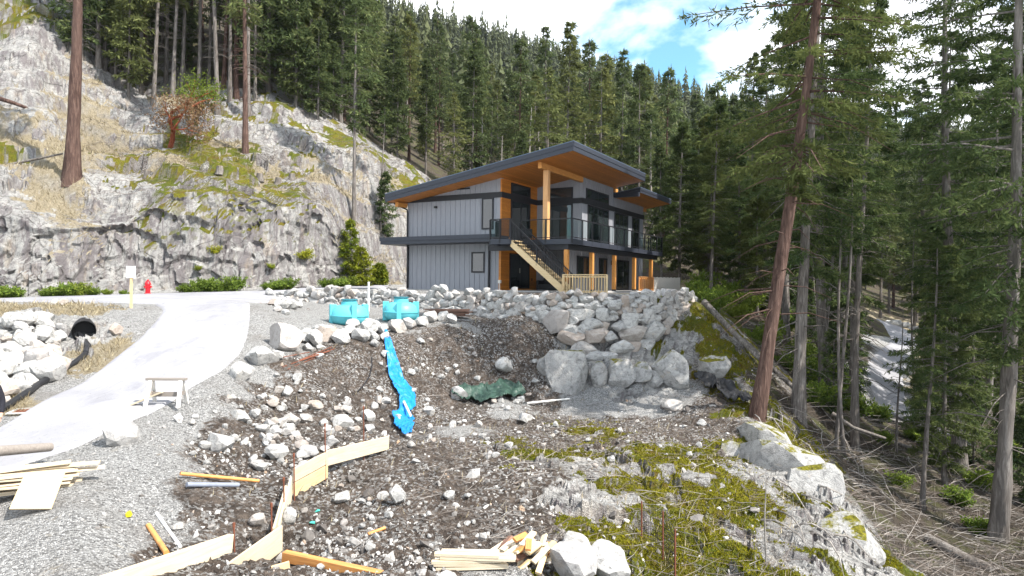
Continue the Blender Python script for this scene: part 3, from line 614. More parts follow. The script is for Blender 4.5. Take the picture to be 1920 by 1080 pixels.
# main roof: sloped slab, two-step fascia, cedar soffit
def sloped(name, mat, x0, x1, y0, y1, zf, lo, hi, parent=None):
    m = MB(); m.hexa([(x0,y0,zf(x0)+lo),(x1,y0,zf(x1)+lo),(x1,y1,zf(x1)+lo),(x0,y1,zf(x0)+lo),(x0,y0,zf(x0)+hi),(x1,y0,zf(x1)+hi),(x1,y1,zf(x1)+hi),(x0,y1,zf(x0)+hi)]); return m.build(name, M[mat], parent or house)
def roof(x0, x1, y0, y1, zf, th):
    r = sloped('roof', 'roof_metal', x0, x1, y0, y1, zf, -0.035, 0.0)
    sloped('soffit', 'cedar_soffit', x0+0.07, x1-0.07, y0+0.07, y1-0.07, zf, -th, -th+0.04, r)
    sloped('deck_sheet', 'fascia', x0+0.09, x1-0.09, y0+0.09, y1-0.09, zf, -th+0.045, -0.04, r)
    h = th*0.46
    for a, b, c, d in ((x0+0.02, x1-0.02, y0, y0+0.06), (x0+0.02, x1-0.02, y1-0.06, y1)):
        sloped('fascia_board', 'fascia', a, b, c, d, zf, -0.04-h, -0.04, r)
        k = 0.025 if c == y0 else -0.025
        sloped('fascia_board', 'fascia', a, b, c+max(k, 0), d+min(k, 0), zf, -th-0.02, -0.042-h, r)
    for a, b, k in ((x0, x0+0.06, 0.025), (x1-0.06, x1, -0.025)):
        sloped('fascia_board', 'fascia', a, b, y0+0.062, y1-0.062, zf, -0.04-h, -0.04, r)
        sloped('fascia_board', 'fascia', a+max(k, 0), b+min(k, 0), y0+0.062, y1-0.062, zf, -th-0.02, -0.042-h, r)
    return r
roof(-7.45, 5.3, -1.6, 9.95, rtop, 0.50)
roof(0.8, 4.94, 9.98, 17.15, rtop2, 0.36)
part('fascia_return', 'fascia', (3.14,4.9,9.70,9.97,6.38,6.66))
# rafter tails, beam and post
part('beam', 'fir_beam', (2.98,3.20,-1.15,4.43,run(3.1)-0.36,run(3.1)-0.03)); part('rafter_tail', 'fir_beam', (-7.15,-6.92,-0.95,-0.05,run(-7)-0.32,run(-7)-0.04)); part('rafter_tail', 'fir_beam', (3.0,3.2,9.72,10.3,run(3)-0.25,run(3)-0.02), (2.98,3.18,15.96,16.5,rtop2(3)-0.66,rtop2(3)-0.40))
part('post', 'fir_post', (2.94,3.24,-0.45,-0.15,DZ,run(3.1)-0.36), bevel=0.01)
part('post_base', 'black_metal', (2.90,3.28,-0.49,-0.11,DZ,DZ+0.06))
# skirt roof along the end wall
part('skirt_roof', 'fascia', (-7.8,0.55,-1.55,-0.04,2.74,3.13)); part('skirt_fascia', 'fascia', (-7.84,0.55,-1.6,-1.552,2.94,3.17)); part('skirt_roof', 'fascia', (-7.8,-6.92,-0.03,6.0,2.74,3.13))
# downspouts
for x, z0, z1 in ((-6.82, 0.05, 2.74), (-0.75, 0.05, 2.74)): part('downspout', 'black_metal', (x-0.05,x+0.05,-0.13,-0.035,z0,z1))
MB().tube([(-7.3,-0.9,5.35),(-7.2,-0.75,5.25),(-6.85,-0.16,5.0),(-6.84,-0.12,4.8),(-6.84,-0.12,3.16)], 0.05, 8).build('downspout', M['black_metal'], house)
# deck
deck = part('deck', 'black_trim', (0.58,5.25,-1.55,4.44,DZ-0.12,DZ), (3.15,5.25,4.46,13.85,DZ-0.12,DZ), (0.9,2.15,-2.6,-1.56,DZ-0.12,DZ-0.002))
part('rim', 'fascia', (0.56,5.3,-1.6,-1.555,DZ-0.27,DZ+0.01), (5.255,5.3,-1.553,13.9,DZ-0.27,DZ+0.01), (3.2,5.254,13.855,13.9,DZ-0.27,DZ+0.01), (0.85,2.2,-2.65,-2.605,DZ-0.27,DZ+0.01), (0.85,0.895,-2.603,-1.602,DZ-0.27,DZ+0.01), parent=deck)
part('joist', 'black_trim', *[(0.0 if y < 4.4 else 3.2, 5.2, y, y+0.04, DZ-0.26, DZ-0.125) for y in np.arange(-1.4, 13.8, 0.61)], parent=deck)
part('deck_beam', 'black_trim', (4.78,5.02,-1.5,13.6,DZ-0.55,DZ-0.275)); part('deck_beam', 'black_trim', (0.1,4.77,-1.45,-1.25,DZ-0.55,DZ-0.275))
for y in (-1.45, 1.9, 5.4, 9.0, 12.5):
    p = part('deck_post', 'fir_beam', (4.79,5.01,y-0.11,y+0.11,0.12,DZ-0.555), bevel=0.01); part('post_foot', 'black_metal', (4.80,5.0,y-0.1,y+0.1,-0.05,0.118), parent=p)
# railings
RH = 1.07
def railing(pts, glass=True, bal=False, z=DZ):
    (x0, y0), (x1, y1) = pts[0], pts[-1]
    L = math.hypot(x1-x0, y1-y0); n = max(1, round(L/1.27)); r = empty_part('railing')
    for i in range(n+1):
        f = i/n; x, y = x0+(x1-x0)*f, y0+(y1-y0)*f
        part('post', 'black_metal', (x-0.035,x+0.035,y-0.035,y+0.035,z-0.22,z+RH-0.025), parent=r)
    for i in range(n):
        a, b = i/n, (i+1)/n; A = (x0+(x1-x0)*a, y0+(y1-y0)*a); B = (x0+(x1-x0)*b, y0+(y1-y0)*b)
        MB().bar((*A, z+0.10), (*B, z+0.10), 0.035, 0.04).build('bottom_rail', M['black_metal'], r)
        if glass: MB().bar((*A, z+0.58), (*B, z+0.58), 0.010, 0.86).build('glass_panel', M['rail_glass'], r)
        if bal:
            for k in range(1, 9):
                q = k/9; xx, yy = A[0]+(B[0]-A[0])*q, A[1]+(B[1]-A[1])*q
                part('baluster', 'black_metal', (xx-0.012,xx+0.012,yy-0.012,yy+0.012,z+0.10,z+RH-0.04), parent=r)
    MB().bar((x0, y0, z+RH), (x1, y1, z+RH), 0.07, 0.05).build('top_rail', M['black_metal'], r)
def empty_part(name):
    o = bpy.data.objects.new(name, None); o.empty_display_size = 0.1; return link(o, house)
railing([(5.27,-1.57),(5.27,13.87)]); railing([(2.2,-1.57),(5.23,-1.57)]); railing([(3.3,13.87),(5.22,13.87)])
railing([(0.88,-2.62),(1.5,-2.62)]); railing([(1.52,-2.62),(2.15,-2.62)], False, True); railing([(0.88,-2.58),(0.88,-1.6)], True)
railing([(0.6,-1.57),(0.84,-1.57)], False, True)
# stair
stair = empty_part('stair'); NS = 14; X0, X1 = 2.15, 5.28; ZB = 0.05
def sz_(x): return DZ + (ZB-DZ)*(x-X0)/(X1-X0)
for y, mt in ((-2.6, 'new_lumber'), (-1.68, 'new_lumber')):
    m = MB(); m.hexa([(X0,y,DZ-0.40),(X1-0.1,y,ZB-0.12),(X1-0.1,y+0.05,ZB-0.12),(X0,y+0.05,DZ-0.40),(X0,y,DZ-0.05),(X1+0.15,y,ZB+0.12),(X1+0.15,y+0.05,ZB+0.12),(X0,y+0.05,DZ-0.05)]); m.build('stringer', M[mt], stair)
for i in range(NS):
    x = X0+(i+0.5)*(X1-X0)/NS; part('tread', 'new_lumber', (x-0.13,x+0.14,-2.545,-1.685,sz_(x)-0.02,sz_(x)+0.02), parent=stair)
for y in (-2.57, -1.66):
    MB().bar((X0, y, DZ+0.95), (X1+0.35, y, sz_(X1+0.35)+0.95), 0.05, 0.05).build('handrail', M['black_metal'], stair)
    MB().bar((X0, y, DZ+0.12), (X1+0.1, y, sz_(X1+0.1)+0.12), 0.03, 0.03).build('bottom_rail', M['black_metal'], stair)
    for k in range(30):
        x = X0+0.06+k*(X1-X0)/30; part('baluster', 'black_metal', (x-0.011,x+0.011,y-0.011,y+0.011,sz_(x)+0.12,sz_(x)+0.94), parent=stair)
    for x in (X0+0.03, (X0+X1)/2, X1): part('newel', 'black_metal', (x-0.03,x+0.03,y-0.03,y+0.03,sz_(x)-0.05,sz_(x)+0.95), parent=stair)
# terrace slab at ground level
part('patio_slab', 'concrete', (0.03,5.2,-1.2,4.44,-0.058,0.02), (3.14,5.2,4.46,14.0,-0.058,0.02))
def H(x, y, z=0.0):
    c, s = math.cos(R(-30)), math.sin(R(-30)); return (HX+x*c-y*s, HY+x*s+y*c, z)
# new timber guard rail at the foot of the stair
def picket_rail(name, A, B, z, h, mat, label, n, post_low=0.15, lower_rail=True):
    r = empty(name, (0,0,0), 0, label, 'railing'); a, b = Vector((*A, z)), Vector((*B, z)); up = Vector((0,0,1))
    for k in (0, 1):
        p = a.lerp(b, k); MB().bar(p-up*post_low, p+up*(h-0.02), 0.09, 0.09).build('post', M[mat], r)
    MB().bar(a+up*h, b+up*h, 0.14, 0.04).build('top_rail', M[mat], r)
    MB().bar(a+up*(h-0.10), b+up*(h-0.10), 0.04, 0.09).build('rail', M[mat], r)
    if lower_rail: MB().bar(a+up*0.10, b+up*0.10, 0.04, 0.09).build('rail', M[mat], r)
    off = (b-a).normalized().cross(up)*0.035
    for i in range(n):
        p = a.lerp(b, (i+0.6)/(n+0.2))+off; MB().bar(p+up*0.03, p+up*(h-0.04), 0.09 if i % 3 else 0.14, 0.025, (b-a).normalized()).build('picket', M[mat], r)
    return r
p0, p1 = H(5.33,-2.75), H(7.7,-2.75)
picket_rail('timber_railing', p0[:2], p1[:2], -0.06, 0.95, 'new_lumber', 'new yellow timber picket railing at the foot of the stair', 15)
p0, p1 = H(5.15,9.35), H(5.15,12.3)
picket_rail('timber_railing', p0[:2], p1[:2], 0.0, 0.95, 'orange_lumber', 'brown timber railing between two deck posts under the balcony', 7)
fe = empty('board_fence', (0,0,0), 0, 'white upright board fence at the far end of the house terrace', 'fence')
fa, fb = np.array((*at(1222,47.3),0)), np.array((*at(1274,49.0),0))
for i in range(24):
    q = fa+(fb-fa)*(i+0.5)/24; MB().box(-0.085,0.085,-0.012,0.012,-0.1,1.02+0.02*math.sin(i*2.1)).build('board', M['white_fence'], fe); o = fe.children[-1]; o.location = (q[0], q[1], -0.05); o.rotation_euler = (0,0,math.atan2(fb[1]-fa[1], fb[0]-fa[0]))
MB().bar((fa[0],fa[1]+0.05,0.75),(fb[0],fb[1]+0.05,0.75),0.04,0.09).build('rail', M['white_fence'], fe)
MB().bar((fa[0],fa[1]+0.05,0.15),(fb[0],fb[1]+0.05,0.15),0.04,0.09).build('rail', M['white_fence'], fe)
for q in (fa, fb): MB().box(q[0]-0.05,q[0]+0.05,q[1]+0.08,q[1]+0.18,-0.5,1.0).build('post', M['white_fence'], fe)
# dark patio sofa in the shade of the deck
so = empty('patio_sofa', H(1.9,3.2,0.02), R(-30), 'dark low patio sofa in the shade under the deck', 'sofa')
part('seat', 'black_trim', (-0.9,0.9,-0.4,0.4,0.05,0.40), parent=so, bevel=0.03); part('backrest', 'black_trim', (-0.9,-0.1,0.3,0.42,0.402,0.78), parent=so, bevel=0.03); part('armrest', 'black_trim', (-1.05,-0.905,-0.4,0.42,0.05,0.6), (0.905,1.05,-0.4,0.42,0.05,0.6), parent=so, bevel=0.03)
ch = empty('patio_chair', H(1.2,0.9,DZ+0.001), R(-10), 'dark low chair on the upper deck behind the timber post', 'chair')
part('seat', 'black_trim', (-0.3,0.3,-0.3,0.3,0.32,0.42), parent=ch, bevel=0.02); part('backrest', 'black_trim', (-0.3,0.3,0.22,0.3,0.422,0.85), parent=ch, bevel=0.02)
for a, b in ((-1,-1),(1,-1),(-1,1),(1,1)): part('leg', 'black_metal', (a*0.26-0.02,a*0.26+0.02,b*0.26-0.02,b*0.26+0.02,0,0.32), parent=ch)
# ================================================================ boulders
def rock_mesh(seed, sub=3, cuts=11, flat=0.75, rough=0.05, box=0.0):
    r = np.random.default_rng(seed); bm = bmesh.new(); bmesh.ops.create_icosphere(bm, subdivisions=sub, radius=1.0)
    V = np.array([v.co[:] for v in bm.verts]); Fc = np.array([[v.index for v in f.verts] for f in bm.faces]); bm.free()
    nn = r.normal(size=(cuts, 3)); nn[:,2] *= 0.8
    if box: nn = np.vstack([nn, [(1,0,0),(-1,0,0),(0,1,0),(0,-1,0),(0,0,1),(0,0,-1)]+r.normal(size=(6,3))*0.14])
    nn /= np.linalg.norm(nn, axis=1, keepdims=True); d = r.uniform(0.46, 0.80, len(nn))
    if box: d[-6:] = r.uniform(0.60, 0.72, 6)
    for k in range(2):
        for n_, dd in zip(nn, d):
            e = V@n_-dd; V = V-np.where(e > 0, e, 0)[:,None]*n_
    V += rough*np.stack([fbm(V*2.3+seed*3.1+k*5, 3, seed+k) for k in range(3)], -1)
    V -= (V.max(0)+V.min(0))/2; V /= (V.max(0)-V.min(0)); 
    return V, Fc
ROCKS = []
for i in range(16):
    V, Fc = rock_mesh(100+i, 3, 11+i % 6, 0.75, 0.03, box=(i % 2 == 0))
    m = np_mesh('rock', V, Fc, M['stone'], True); m.set_sharp_from_angle(angle=R(18)); ROCKS.append(m)
for i in range(12):
    V, Fc = rock_mesh(700+i, 2, 16+i % 5, 0.75, 0.02); ROCKS.append(np_mesh('rock', V, Fc, M['stone'], False))
def rock(name, loc, size, rot=None, mesh=None, parent=None, mat=None):
    o = bpy.data.objects.new(name, mesh or random.choice(ROCKS)); link(o, parent)
    o.location = loc; o.scale = size; o.rotation_euler = rot if rot is not None else (random.uniform(-0.3,0.3), random.uniform(-0.3,0.3), random.uniform(0,6.28)); return o
def wall_at(s):
    L = np.r_[0, np.cumsum(np.hypot(*np.diff(WALL, axis=0).T))]; return np.array([np.interp(s, L, WALL[:,0]), np.interp(s, L, WALL[:,1])]), L[-1]
wroot = empty('boulder_wall', (0,0,0), 0, 'dry stacked retaining wall of pale granite boulders holding up the house terrace', 'stone wall')
_, LT = wall_at(0); WROCKS = ROCKS[0:16:2]+ROCKS[16:22]
# stack: courses from the foot up, each stone sized to meet its neighbours
random.seed(21)
def wall_bottom(s):
    (x, y), _ = wall_at(s); p2, _ = wall_at(min(LT, s+0.1)); p1, _ = wall_at(max(0, s-0.1)); d = (p2-p1)/np.linalg.norm(p2-p1); n = np.array([d[1], -d[0]])
    return h1(x+n[0]*0.5, y+n[1]*0.5), d, n, (x, y)
ss = np.linspace(0, LT, 300); wb = np.array([wall_bottom(s)[0] for s in ss])
top_of = lambda s: -0.13+0.05*math.sin(s*1.7)-0.14*max(0, 1-s/5)
fill = np.minimum(wb-0.15, -0.5)          # running height of the stack along the wall
course = 0
while True:
    gap = np.array([top_of(s) for s in ss])-fill
    if gap.max() < 0.16 or course > 400: break
    k = int(np.argmin(np.where(gap > 0.16, fill, 9)))      # lowest place first
    s = ss[k]; room = gap[k]; big = min(0.80, max(0.38, room*0.42))
    w = random.uniform(0.65, 1.5)*big; w = max(0.36, min(w, 1.15)); h = min(w*random.uniform(0.5, 0.85), room+0.06); 
    if room-h < 0.20: h = room
    lo, hi = np.searchsorted(ss, s-w/2), np.searchsorted(ss, s+w/2); lo = max(0, min(lo, k)); hi = min(len(ss), max(hi, k+1))
    zb = float(np.median(fill[lo:hi])); _, d, n, (x, y) = wall_bottom(s)
    zc = zb+h/2; bat = 0.16*max(0, -zc)
    px_, py_ = x+n[0]*(0.05+bat+random.uniform(-0.04,0.05)), y+n[1]*(0.05+bat+random.uniform(-0.04,0.05))
    rock('stone', (px_, py_, zc), (w*1.22, random.uniform(0.6,0.8)*max(0.6, w*0.8), h*1.22), (random.uniform(-0.14,0.14), random.uniform(-0.16,0.16), math.atan2(d[1], d[0])+random.uniform(-0.15,0.15)+(math.pi if random.random() < 0.5 else 0)), parent=wroot, mesh=random.choice(WROCKS))
    fill[lo:hi] = np.maximum(fill[lo:hi], zb+h*0.94); course += 1
print('wall stones', course)
# ================================================================ trees
def bark(name, a, b, sc=(9,9,1.2)):
    t = NT(name); v = t.scale(t.obj(), sc); n = t.noise(v, 1.0, 6, 0.7, 0.6); w = t.noise(t.obj(), 0.25, 3)
    c = t.ramp(n, (0.34, tuple(x*0.35 for x in a)), (0.52, a), (0.70, b)); c = t.mix(t.ramp(w, (0.4, 0.0), (0.7, 0.45)), c, tuple(x*0.8 for x in b))
    c = t.mix(t.math('MULTIPLY', t.rand(), 0.35), c, tuple(x*0.6 for x in a)); t.bump(n, 1.0, 0.06); t.out(c, 0.95, spec=0.1)
bark('bark_grey', (0.14,0.122,0.108), (0.32,0.295,0.27)); bark('bark_brown', (0.085,0.052,0.042), (0.19,0.125,0.10)); bark('bark_red', (0.26,0.07,0.035), (0.38,0.13,0.07)); bark('dead_wood', (0.30,0.27,0.24), (0.48,0.45,0.42))
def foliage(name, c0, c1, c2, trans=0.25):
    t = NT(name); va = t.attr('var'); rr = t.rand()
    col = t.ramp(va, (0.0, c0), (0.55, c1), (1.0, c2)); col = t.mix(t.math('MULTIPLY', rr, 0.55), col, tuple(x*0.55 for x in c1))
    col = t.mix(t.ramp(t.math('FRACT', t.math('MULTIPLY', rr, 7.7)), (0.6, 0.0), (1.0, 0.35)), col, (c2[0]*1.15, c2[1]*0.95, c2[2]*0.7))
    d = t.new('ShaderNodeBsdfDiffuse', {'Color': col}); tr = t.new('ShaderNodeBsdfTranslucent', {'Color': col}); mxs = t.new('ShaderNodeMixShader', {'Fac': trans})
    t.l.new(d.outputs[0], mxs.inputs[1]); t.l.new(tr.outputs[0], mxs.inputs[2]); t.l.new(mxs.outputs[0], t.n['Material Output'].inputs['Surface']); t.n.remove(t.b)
foliage('fir_needles', (0.038,0.062,0.028), (0.085,0.120,0.045), (0.175,0.205,0.075), 0.35)
foliage('forest_needles', (0.050,0.074,0.034), (0.105,0.138,0.056), (0.20,0.225,0.092), 0.35)
foliage('bright_needles', (0.07,0.115,0.016), (0.16,0.20,0.024), (0.32,0.33,0.035))
foliage('shrub_leaves', (0.05,0.09,0.02), (0.11,0.17,0.03), (0.22,0.28,0.05))
foliage('dry_leaves', (0.10,0.06,0.04), (0.20,0.14,0.09), (0.30,0.22,0.13))
foliage('far_needles', (0.036,0.058,0.040), (0.070,0.096,0.058), (0.135,0.150,0.080), 0.15)

def conifer(seed, H, cb, Rr, wh, nb, S, K, bl, bw, droop=0.25, r0=0.3, sparse=0.15, dead=14, lean=(0,0), sweep=0.0):
    """returns trunk mesh arrays (verts, quads) and crown arrays (verts, quads, var)"""
    r = np.random.default_rng(seed)
    def axis(z):
        q = z/H; return np.stack([lean[0]*z + sweep*H*0.02*np.sin(q*3), lean[1]*z + sweep*H*0.015*np.sin(q*4+1), z], -1)
    nz_, ns = 22, 10
    zz = np.linspace(-0.6, H, nz_); rad = r0*(1-np.clip(zz/H, 0, 1))**0.85+0.015; rad[:3] *= np.array([1.45,1.22,1.07])
    an = np.linspace(0, 2*math.pi, ns, endpoint=False); C = axis(zz)
    wob = 1+0.09*r.normal(size=(nz_, ns))
    V = C[:,None]+np.stack([np.cos(an)[None]*rad[:,None]*wob, np.sin(an)[None]*rad[:,None]*wob, 0*wob], -1)
    I = np.arange(nz_*ns).reshape(nz_, ns); I2 = np.roll(I, -1, 1)
    TV = [V.reshape(-1,3)]; TF = [np.stack([I[:-1], I2[:-1], I2[1:], I[1:]], -1).reshape(-1,4)]; nv = nz_*ns
    def sticks(A, B, Cc, ra):       # three-point limbs, triangular section
        nonlocal nv
        n = len(A); ring = []
        for p, k in ((A, 1.0), (B, 0.65), (Cc, 0.15)):
            d = Cc-A; d = d/np.linalg.norm(d, axis=1, keepdims=True); u = np.cross(d, (0.1,0.2,1.0)); u /= np.linalg.norm(u, axis=1, keepdims=True); w = np.cross(u, d)
            for j in range(3):
                a = j*2.094; ring.append(p+(u*math.cos(a)+w*math.sin(a))*(ra*k)[:,None])
        Vv = np.stack(ring, 1).reshape(-1,3); b = nv+np.arange(n)[:,None]*9; Fs = []
        for lv in (0, 3):
            for j in range(3): Fs.append(np.stack([b+lv+j, b+lv+(j+1)%3, b+lv+3+(j+1)%3, b+lv+3+j], -1).reshape(-1,4))
        TV.append(Vv); TF.extend(Fs); nv += len(Vv)
    # live branches
    nB = wh*nb; q = (np.repeat(np.arange(wh), nb)+r.uniform(0, 1, nB))/wh; z = cb+(H*0.985-cb)*q**0.92
    az = r.uniform(0, 2*math.pi, nB); prof = np.minimum(1, 0.35+2.4*q)*(1-q)**0.72+0.05
    L = Rr*prof*r.uniform(0.55, 1.12, nB); keep = r.uniform(size=nB) > sparse; z, az, L, q = z[keep], az[keep], L[keep], q[keep]; nB = len(z)
    side = 1+0.18*np.cos(az-r.uniform(0, 6.28)); L = L*side
    el = 0.55*q-0.12+r.normal(size=nB)*0.12; A = axis(z)
    D = np.stack([np.cos(az), np.sin(az), 0*az], -1); Sd = np.stack([-np.sin(az), np.cos(az), 0*az], -1)
    def bp(tt): return A[:,None]+D[:,None]*(L[:,None]*tt)[...,None]+np.array([0,0,1.0])*((L[:,None]*(el[:,None]*tt-droop*tt*tt+0.10*tt**4))[...,None])
    P3 = bp(np.array([[0.0,0.5,1.0]]).repeat(nB, 0)); sticks(P3[:,0], P3[:,1], P3[:,2], np.minimum(0.05, 0.008+0.012*L))
    # sprays: S twigs per branch, K blades per twig
    tq = (np.arange(S)[None]+r.uniform(0.1, 0.9, (nB, S)))/S; tq = 0.14+0.86*tq; B0 = bp(tq)
    sg = np.where(np.arange(S) % 2, 1, -1)[None]*np.ones((nB,1)); tl = L[:,None]*0.42*(1.08-tq)*r.uniform(0.5, 1.2, (nB, S))+bl*0.4
    ang = r.uniform(0.5, 1.05, (nB, S)); td = D[:,None]*np.cos(ang)[...,None]+Sd[:,None]*(np.sin(ang)*sg)[...,None]+np.array([0,0,1.0])*r.uniform(-0.45, 0.08, (nB,S))[...,None]
    kq = (np.arange(K)[None,None]+r.uniform(0, 1, (nB,S,K)))/K
    Bp = B0[:,:,None]+td[:,:,None]*(tl[:,:,None]*kq)[...,None]; Bp = Bp - np.array([0,0,1.0])*(0.25*tl[:,:,None]*kq**2)[...,None]
    bd = td[:,:,None]*0.8+r.normal(size=(nB,S,K,3))*0.55; bd[...,2] -= 0.15; bd /= np.linalg.norm(bd, axis=-1, keepdims=True)
    ln = bl*r.uniform(0.6, 1.3, (nB,S,K)); up = r.normal(size=(nB,S,K,3))*0.5+np.array([0,0,1.0]); sv = np.cross(bd, up); sv /= np.linalg.norm(sv, axis=-1, keepdims=True)
    w = bw*r.uniform(0.7, 1.3, (nB,S,K))
    p0 = Bp; p1 = Bp+bd*(ln*0.45)[...,None]+sv*(w*0.5)[...,None]; p2 = Bp+bd*ln[...,None]; p3 = Bp+bd*(ln*0.45)[...,None]-sv*(w*0.5)[...,None]
    CV = np.stack([p0,p1,p2,p3], -2).reshape(-1,3); CF = np.arange(len(CV)).reshape(-1,4)
    var = np.clip(r.uniform(0, 1, (nB,1,1))*0.5+r.uniform(0, 0.5, (nB,S,1))+r.normal(size=(nB,S,K))*0.12, 0, 1); var = np.repeat(var.reshape(-1), 4)
    # dead limbs under the crown
    if dead:
        zd = r.uniform(cb*0.35, cb+0.25*(H-cb), dead); a = r.uniform(0, 6.28, dead); ld = r.uniform(0.25, 0.8, dead)*Rr*0.8
        A_ = axis(zd); d = np.stack([np.cos(a), np.sin(a), r.uniform(-0.45, 0.15, dead)], -1); Cc = A_+d*ld[:,None]; Cc[:,2] -= 0.15*ld; sticks(A_, A_+d*ld[:,None]*0.5+np.array([0,0,0.05]), Cc, 0.012+0.010*ld)
    return np.vstack(TV), np.vstack(TF), CV, CF, var
def tree_proto(*a, bark='bark_grey', leaf='fir_needles', **k):
    tv, tf, cv, cf, var = conifer(*a, **k)
    tm = np_mesh('trunk', tv, tf, M[bark], True); cm = np_mesh('crown', cv, cf, M[leaf], False, {'var': var}); return tm, cm
def tree(name, proto, loc, sc=1.0, rz=0.0, label=None, group=None, tilt=(0,0), cat='tree'):
    o = empty(name, loc, 0, label, cat, group); o.scale = (sc,)*3 if not isinstance(sc, tuple) else sc; o.rotation_euler = (tilt[0], tilt[1], rz)
    for n_, m in zip(('trunk', 'crown'), proto):
        if m is not None: link(bpy.data.objects.new(n_, m), o)
    return o
# mid-distance forest firs (seen at 55-150 m)
MID = [tree_proto(300+i, H=H_, cb=cb, Rr=rr, wh=wh, nb=5, S=8, K=5, bl=0.62, bw=0.20, droop=dr, r0=r0, sparse=sp, dead=60, bark=bk, leaf='forest_needles')
       for i, (H_, cb, rr, wh, dr, r0, sp, bk) in enumerate([(27,8,3.6,28,0.22,0.21,0.15,'bark_grey'),(30,11,3.2,24,0.28,0.22,0.28,'bark_grey'),(25,5,4.0,30,0.20,0.20,0.12,'bark_grey'),(28,13,2.8,20,0.32,0.19,0.32,'bark_grey'),(21,3,3.8,28,0.25,0.18,0.10,'bark_grey'),(31,13,4.2,22,0.30,0.25,0.25,'bark_brown'),(26,7,2.7,30,0.35,0.19,0.18,'bark_grey'),(24,6,4.6,20,0.30,0.2,0.30,'bark_grey'),(17,2,3.2,24,0.2,0.14,0.08,'bark_grey')])]
# bare snag
def snag_mesh(seed, H):
    r = np.random.default_rng(seed); m = MB(); m.tube([(0.15*math.sin(i*0.7), 0.1*math.cos(i*0.9), H*i/6-0.4) for i in range(7)], [0.17*(1-i/7.0)+0.02 for i in range(7)], 8)
    for i in range(26):
        z = H*r.uniform(0.25, 0.97); a = r.uniform(0, 6.28); l = r.uniform(0.5, 2.2)*(1.1-z/H); m.tube([(0,0,z),(math.cos(a)*l*0.5, math.sin(a)*l*0.5, z+r.uniform(-0.2,0.2)),(math.cos(a)*l, math.sin(a)*l, z+r.uniform(-0.5,0.4))], [0.03,0.02,0.006], 4)
    return m.mesh('trunk', M['dead_wood'], True)
SNAG = [(snag_mesh(1, 15), None), (snag_mesh(2, 11), None)]
# near firs
NEARP = [tree_proto(400+i, H=H_, cb=cb, Rr=rr, wh=wh, nb=5, S=16, K=15, bl=0.28, bw=0.062, droop=dr, r0=r0, sparse=sp, dead=44, bark=bk, lean=ln, sweep=sw)
        for i, (H_, cb, rr, wh, dr, r0, sp, bk, ln, sw) in enumerate([(27,8.5,5.0,24,0.26,0.25,0.12,'bark_brown',(0.085,0.0),1.0),(26,6.5,4.2,27,0.30,0.25,0.12,'bark_grey',(0.02,0),0.5),(24,7.5,3.4,22,0.34,0.18,0.18,'bark_grey',(0.03,0.01),0.8),(28,8.0,4.6,27,0.28,0.28,0.10,'bark_grey',(0.03,0),0.6),(13,1.2,2.7,24,0.24,0.12,0.08,'bark_grey',(0,0),0.4)])]
THINP = [tree_proto(450+i, H=H_, cb=cb, Rr=1.3, wh=8, nb=3, S=6, K=6, bl=0.28, bw=0.07, droop=0.3, r0=r0, sparse=0.3, dead=30, lean=ln, sweep=1.0) for i, (H_, cb, r0, ln) in enumerate([(13,9.5,0.075,(0.02,0)),(15,12,0.10,(0.03,0)),(9,4,0.06,(0.05,0))])]
SMALL = [tree_proto(470+i, H=H_, cb=0.2, Rr=rr, wh=16, nb=5, S=9, K=7, bl=0.26, bw=0.075, droop=0.12, r0=0.06, sparse=0.05, dead=0, leaf=lf) for i, (H_, rr, lf) in enumerate([(4.6,1.35,'bright_needles'),(3.2,1.2,'bright_needles'),(6.0,1.5,'fir_needles'),(1.3,0.6,'bright_needles')])]

# ---- trees on the right-hand slope (each one by its place)
RS = 'firs on the right-hand slope'
def near_tree(px, D, pi, sc, rz, label, P=NEARP, tilt=(0,0), group=None, name='fir_tree', sink=0.1):
    x, y, z = onpix(px, D); return tree(name, P[pi], (x, y, z-sink), sc, rz, label, group, tilt)
near_tree(1428, 24.3, 0, 1.0, 0.0, 'big reddish barked fir leaning out over the mossy bank beside the black fabric')
near_tree(1507, 28.5, 1, 1.0, 0.8, 'straight grey fir just behind the big leaning fir', tilt=(0.0,0.015))
near_tree(1556, 35, 3, 0.95, 2.0, 'grey fir with bare lower trunk between the leaning fir and the lower road')
near_tree(1592, 40, 2, 1.0, 4.0, 'slim grey fir on the slope beside the lower road bend')
near_tree(1618, 31, 2, 0.95, 1.0, 'slim fir rising from the brush in front of the lower road', tilt=(0.0,0.02))
near_tree(1806, 33, 3, 1.05, 2.6, 'tall straight fir with a pale clean trunk beyond the fallen log')
near_tree(1868, 25.5, 1, 1.12, 4.6, 'tall fir with pale trunk standing behind the end of the fallen log', tilt=(0.0,0.03))
near_tree(1778, 30, 4, 0.85, 1.9, 'young bushy fir with low branches in front of the lower road')
near_tree(1740, 26.5, 2, 0.5, 0.3, 'broken young fir beside the fallen log on the brushy slope')
near_tree(1577, 29.5, 0, 1.0, 0.3, 'pair of thin bare saplings on the brushy slope below the rock', P=THINP, group='thin saplings on the slope', name='sapling')
near_tree(1590, 29.3, 0, 1.0, 2.3, 'pair of thin bare saplings on the brushy slope below the rock', P=THINP, group='thin saplings on the slope', name='sapling')
near_tree(1690, 33, 2, 0.8, 1.1, 'small thin sapling beside the lower road edge', P=THINP, name='sapling')
near_tree(1335, 46, 1, 0.5, 1.0, 'bushy fir beside the white board fence', P=NEARP); near_tree(1275, 55, 4, 1.05, 2.0, 'dark fir right behind the balcony end of the house')
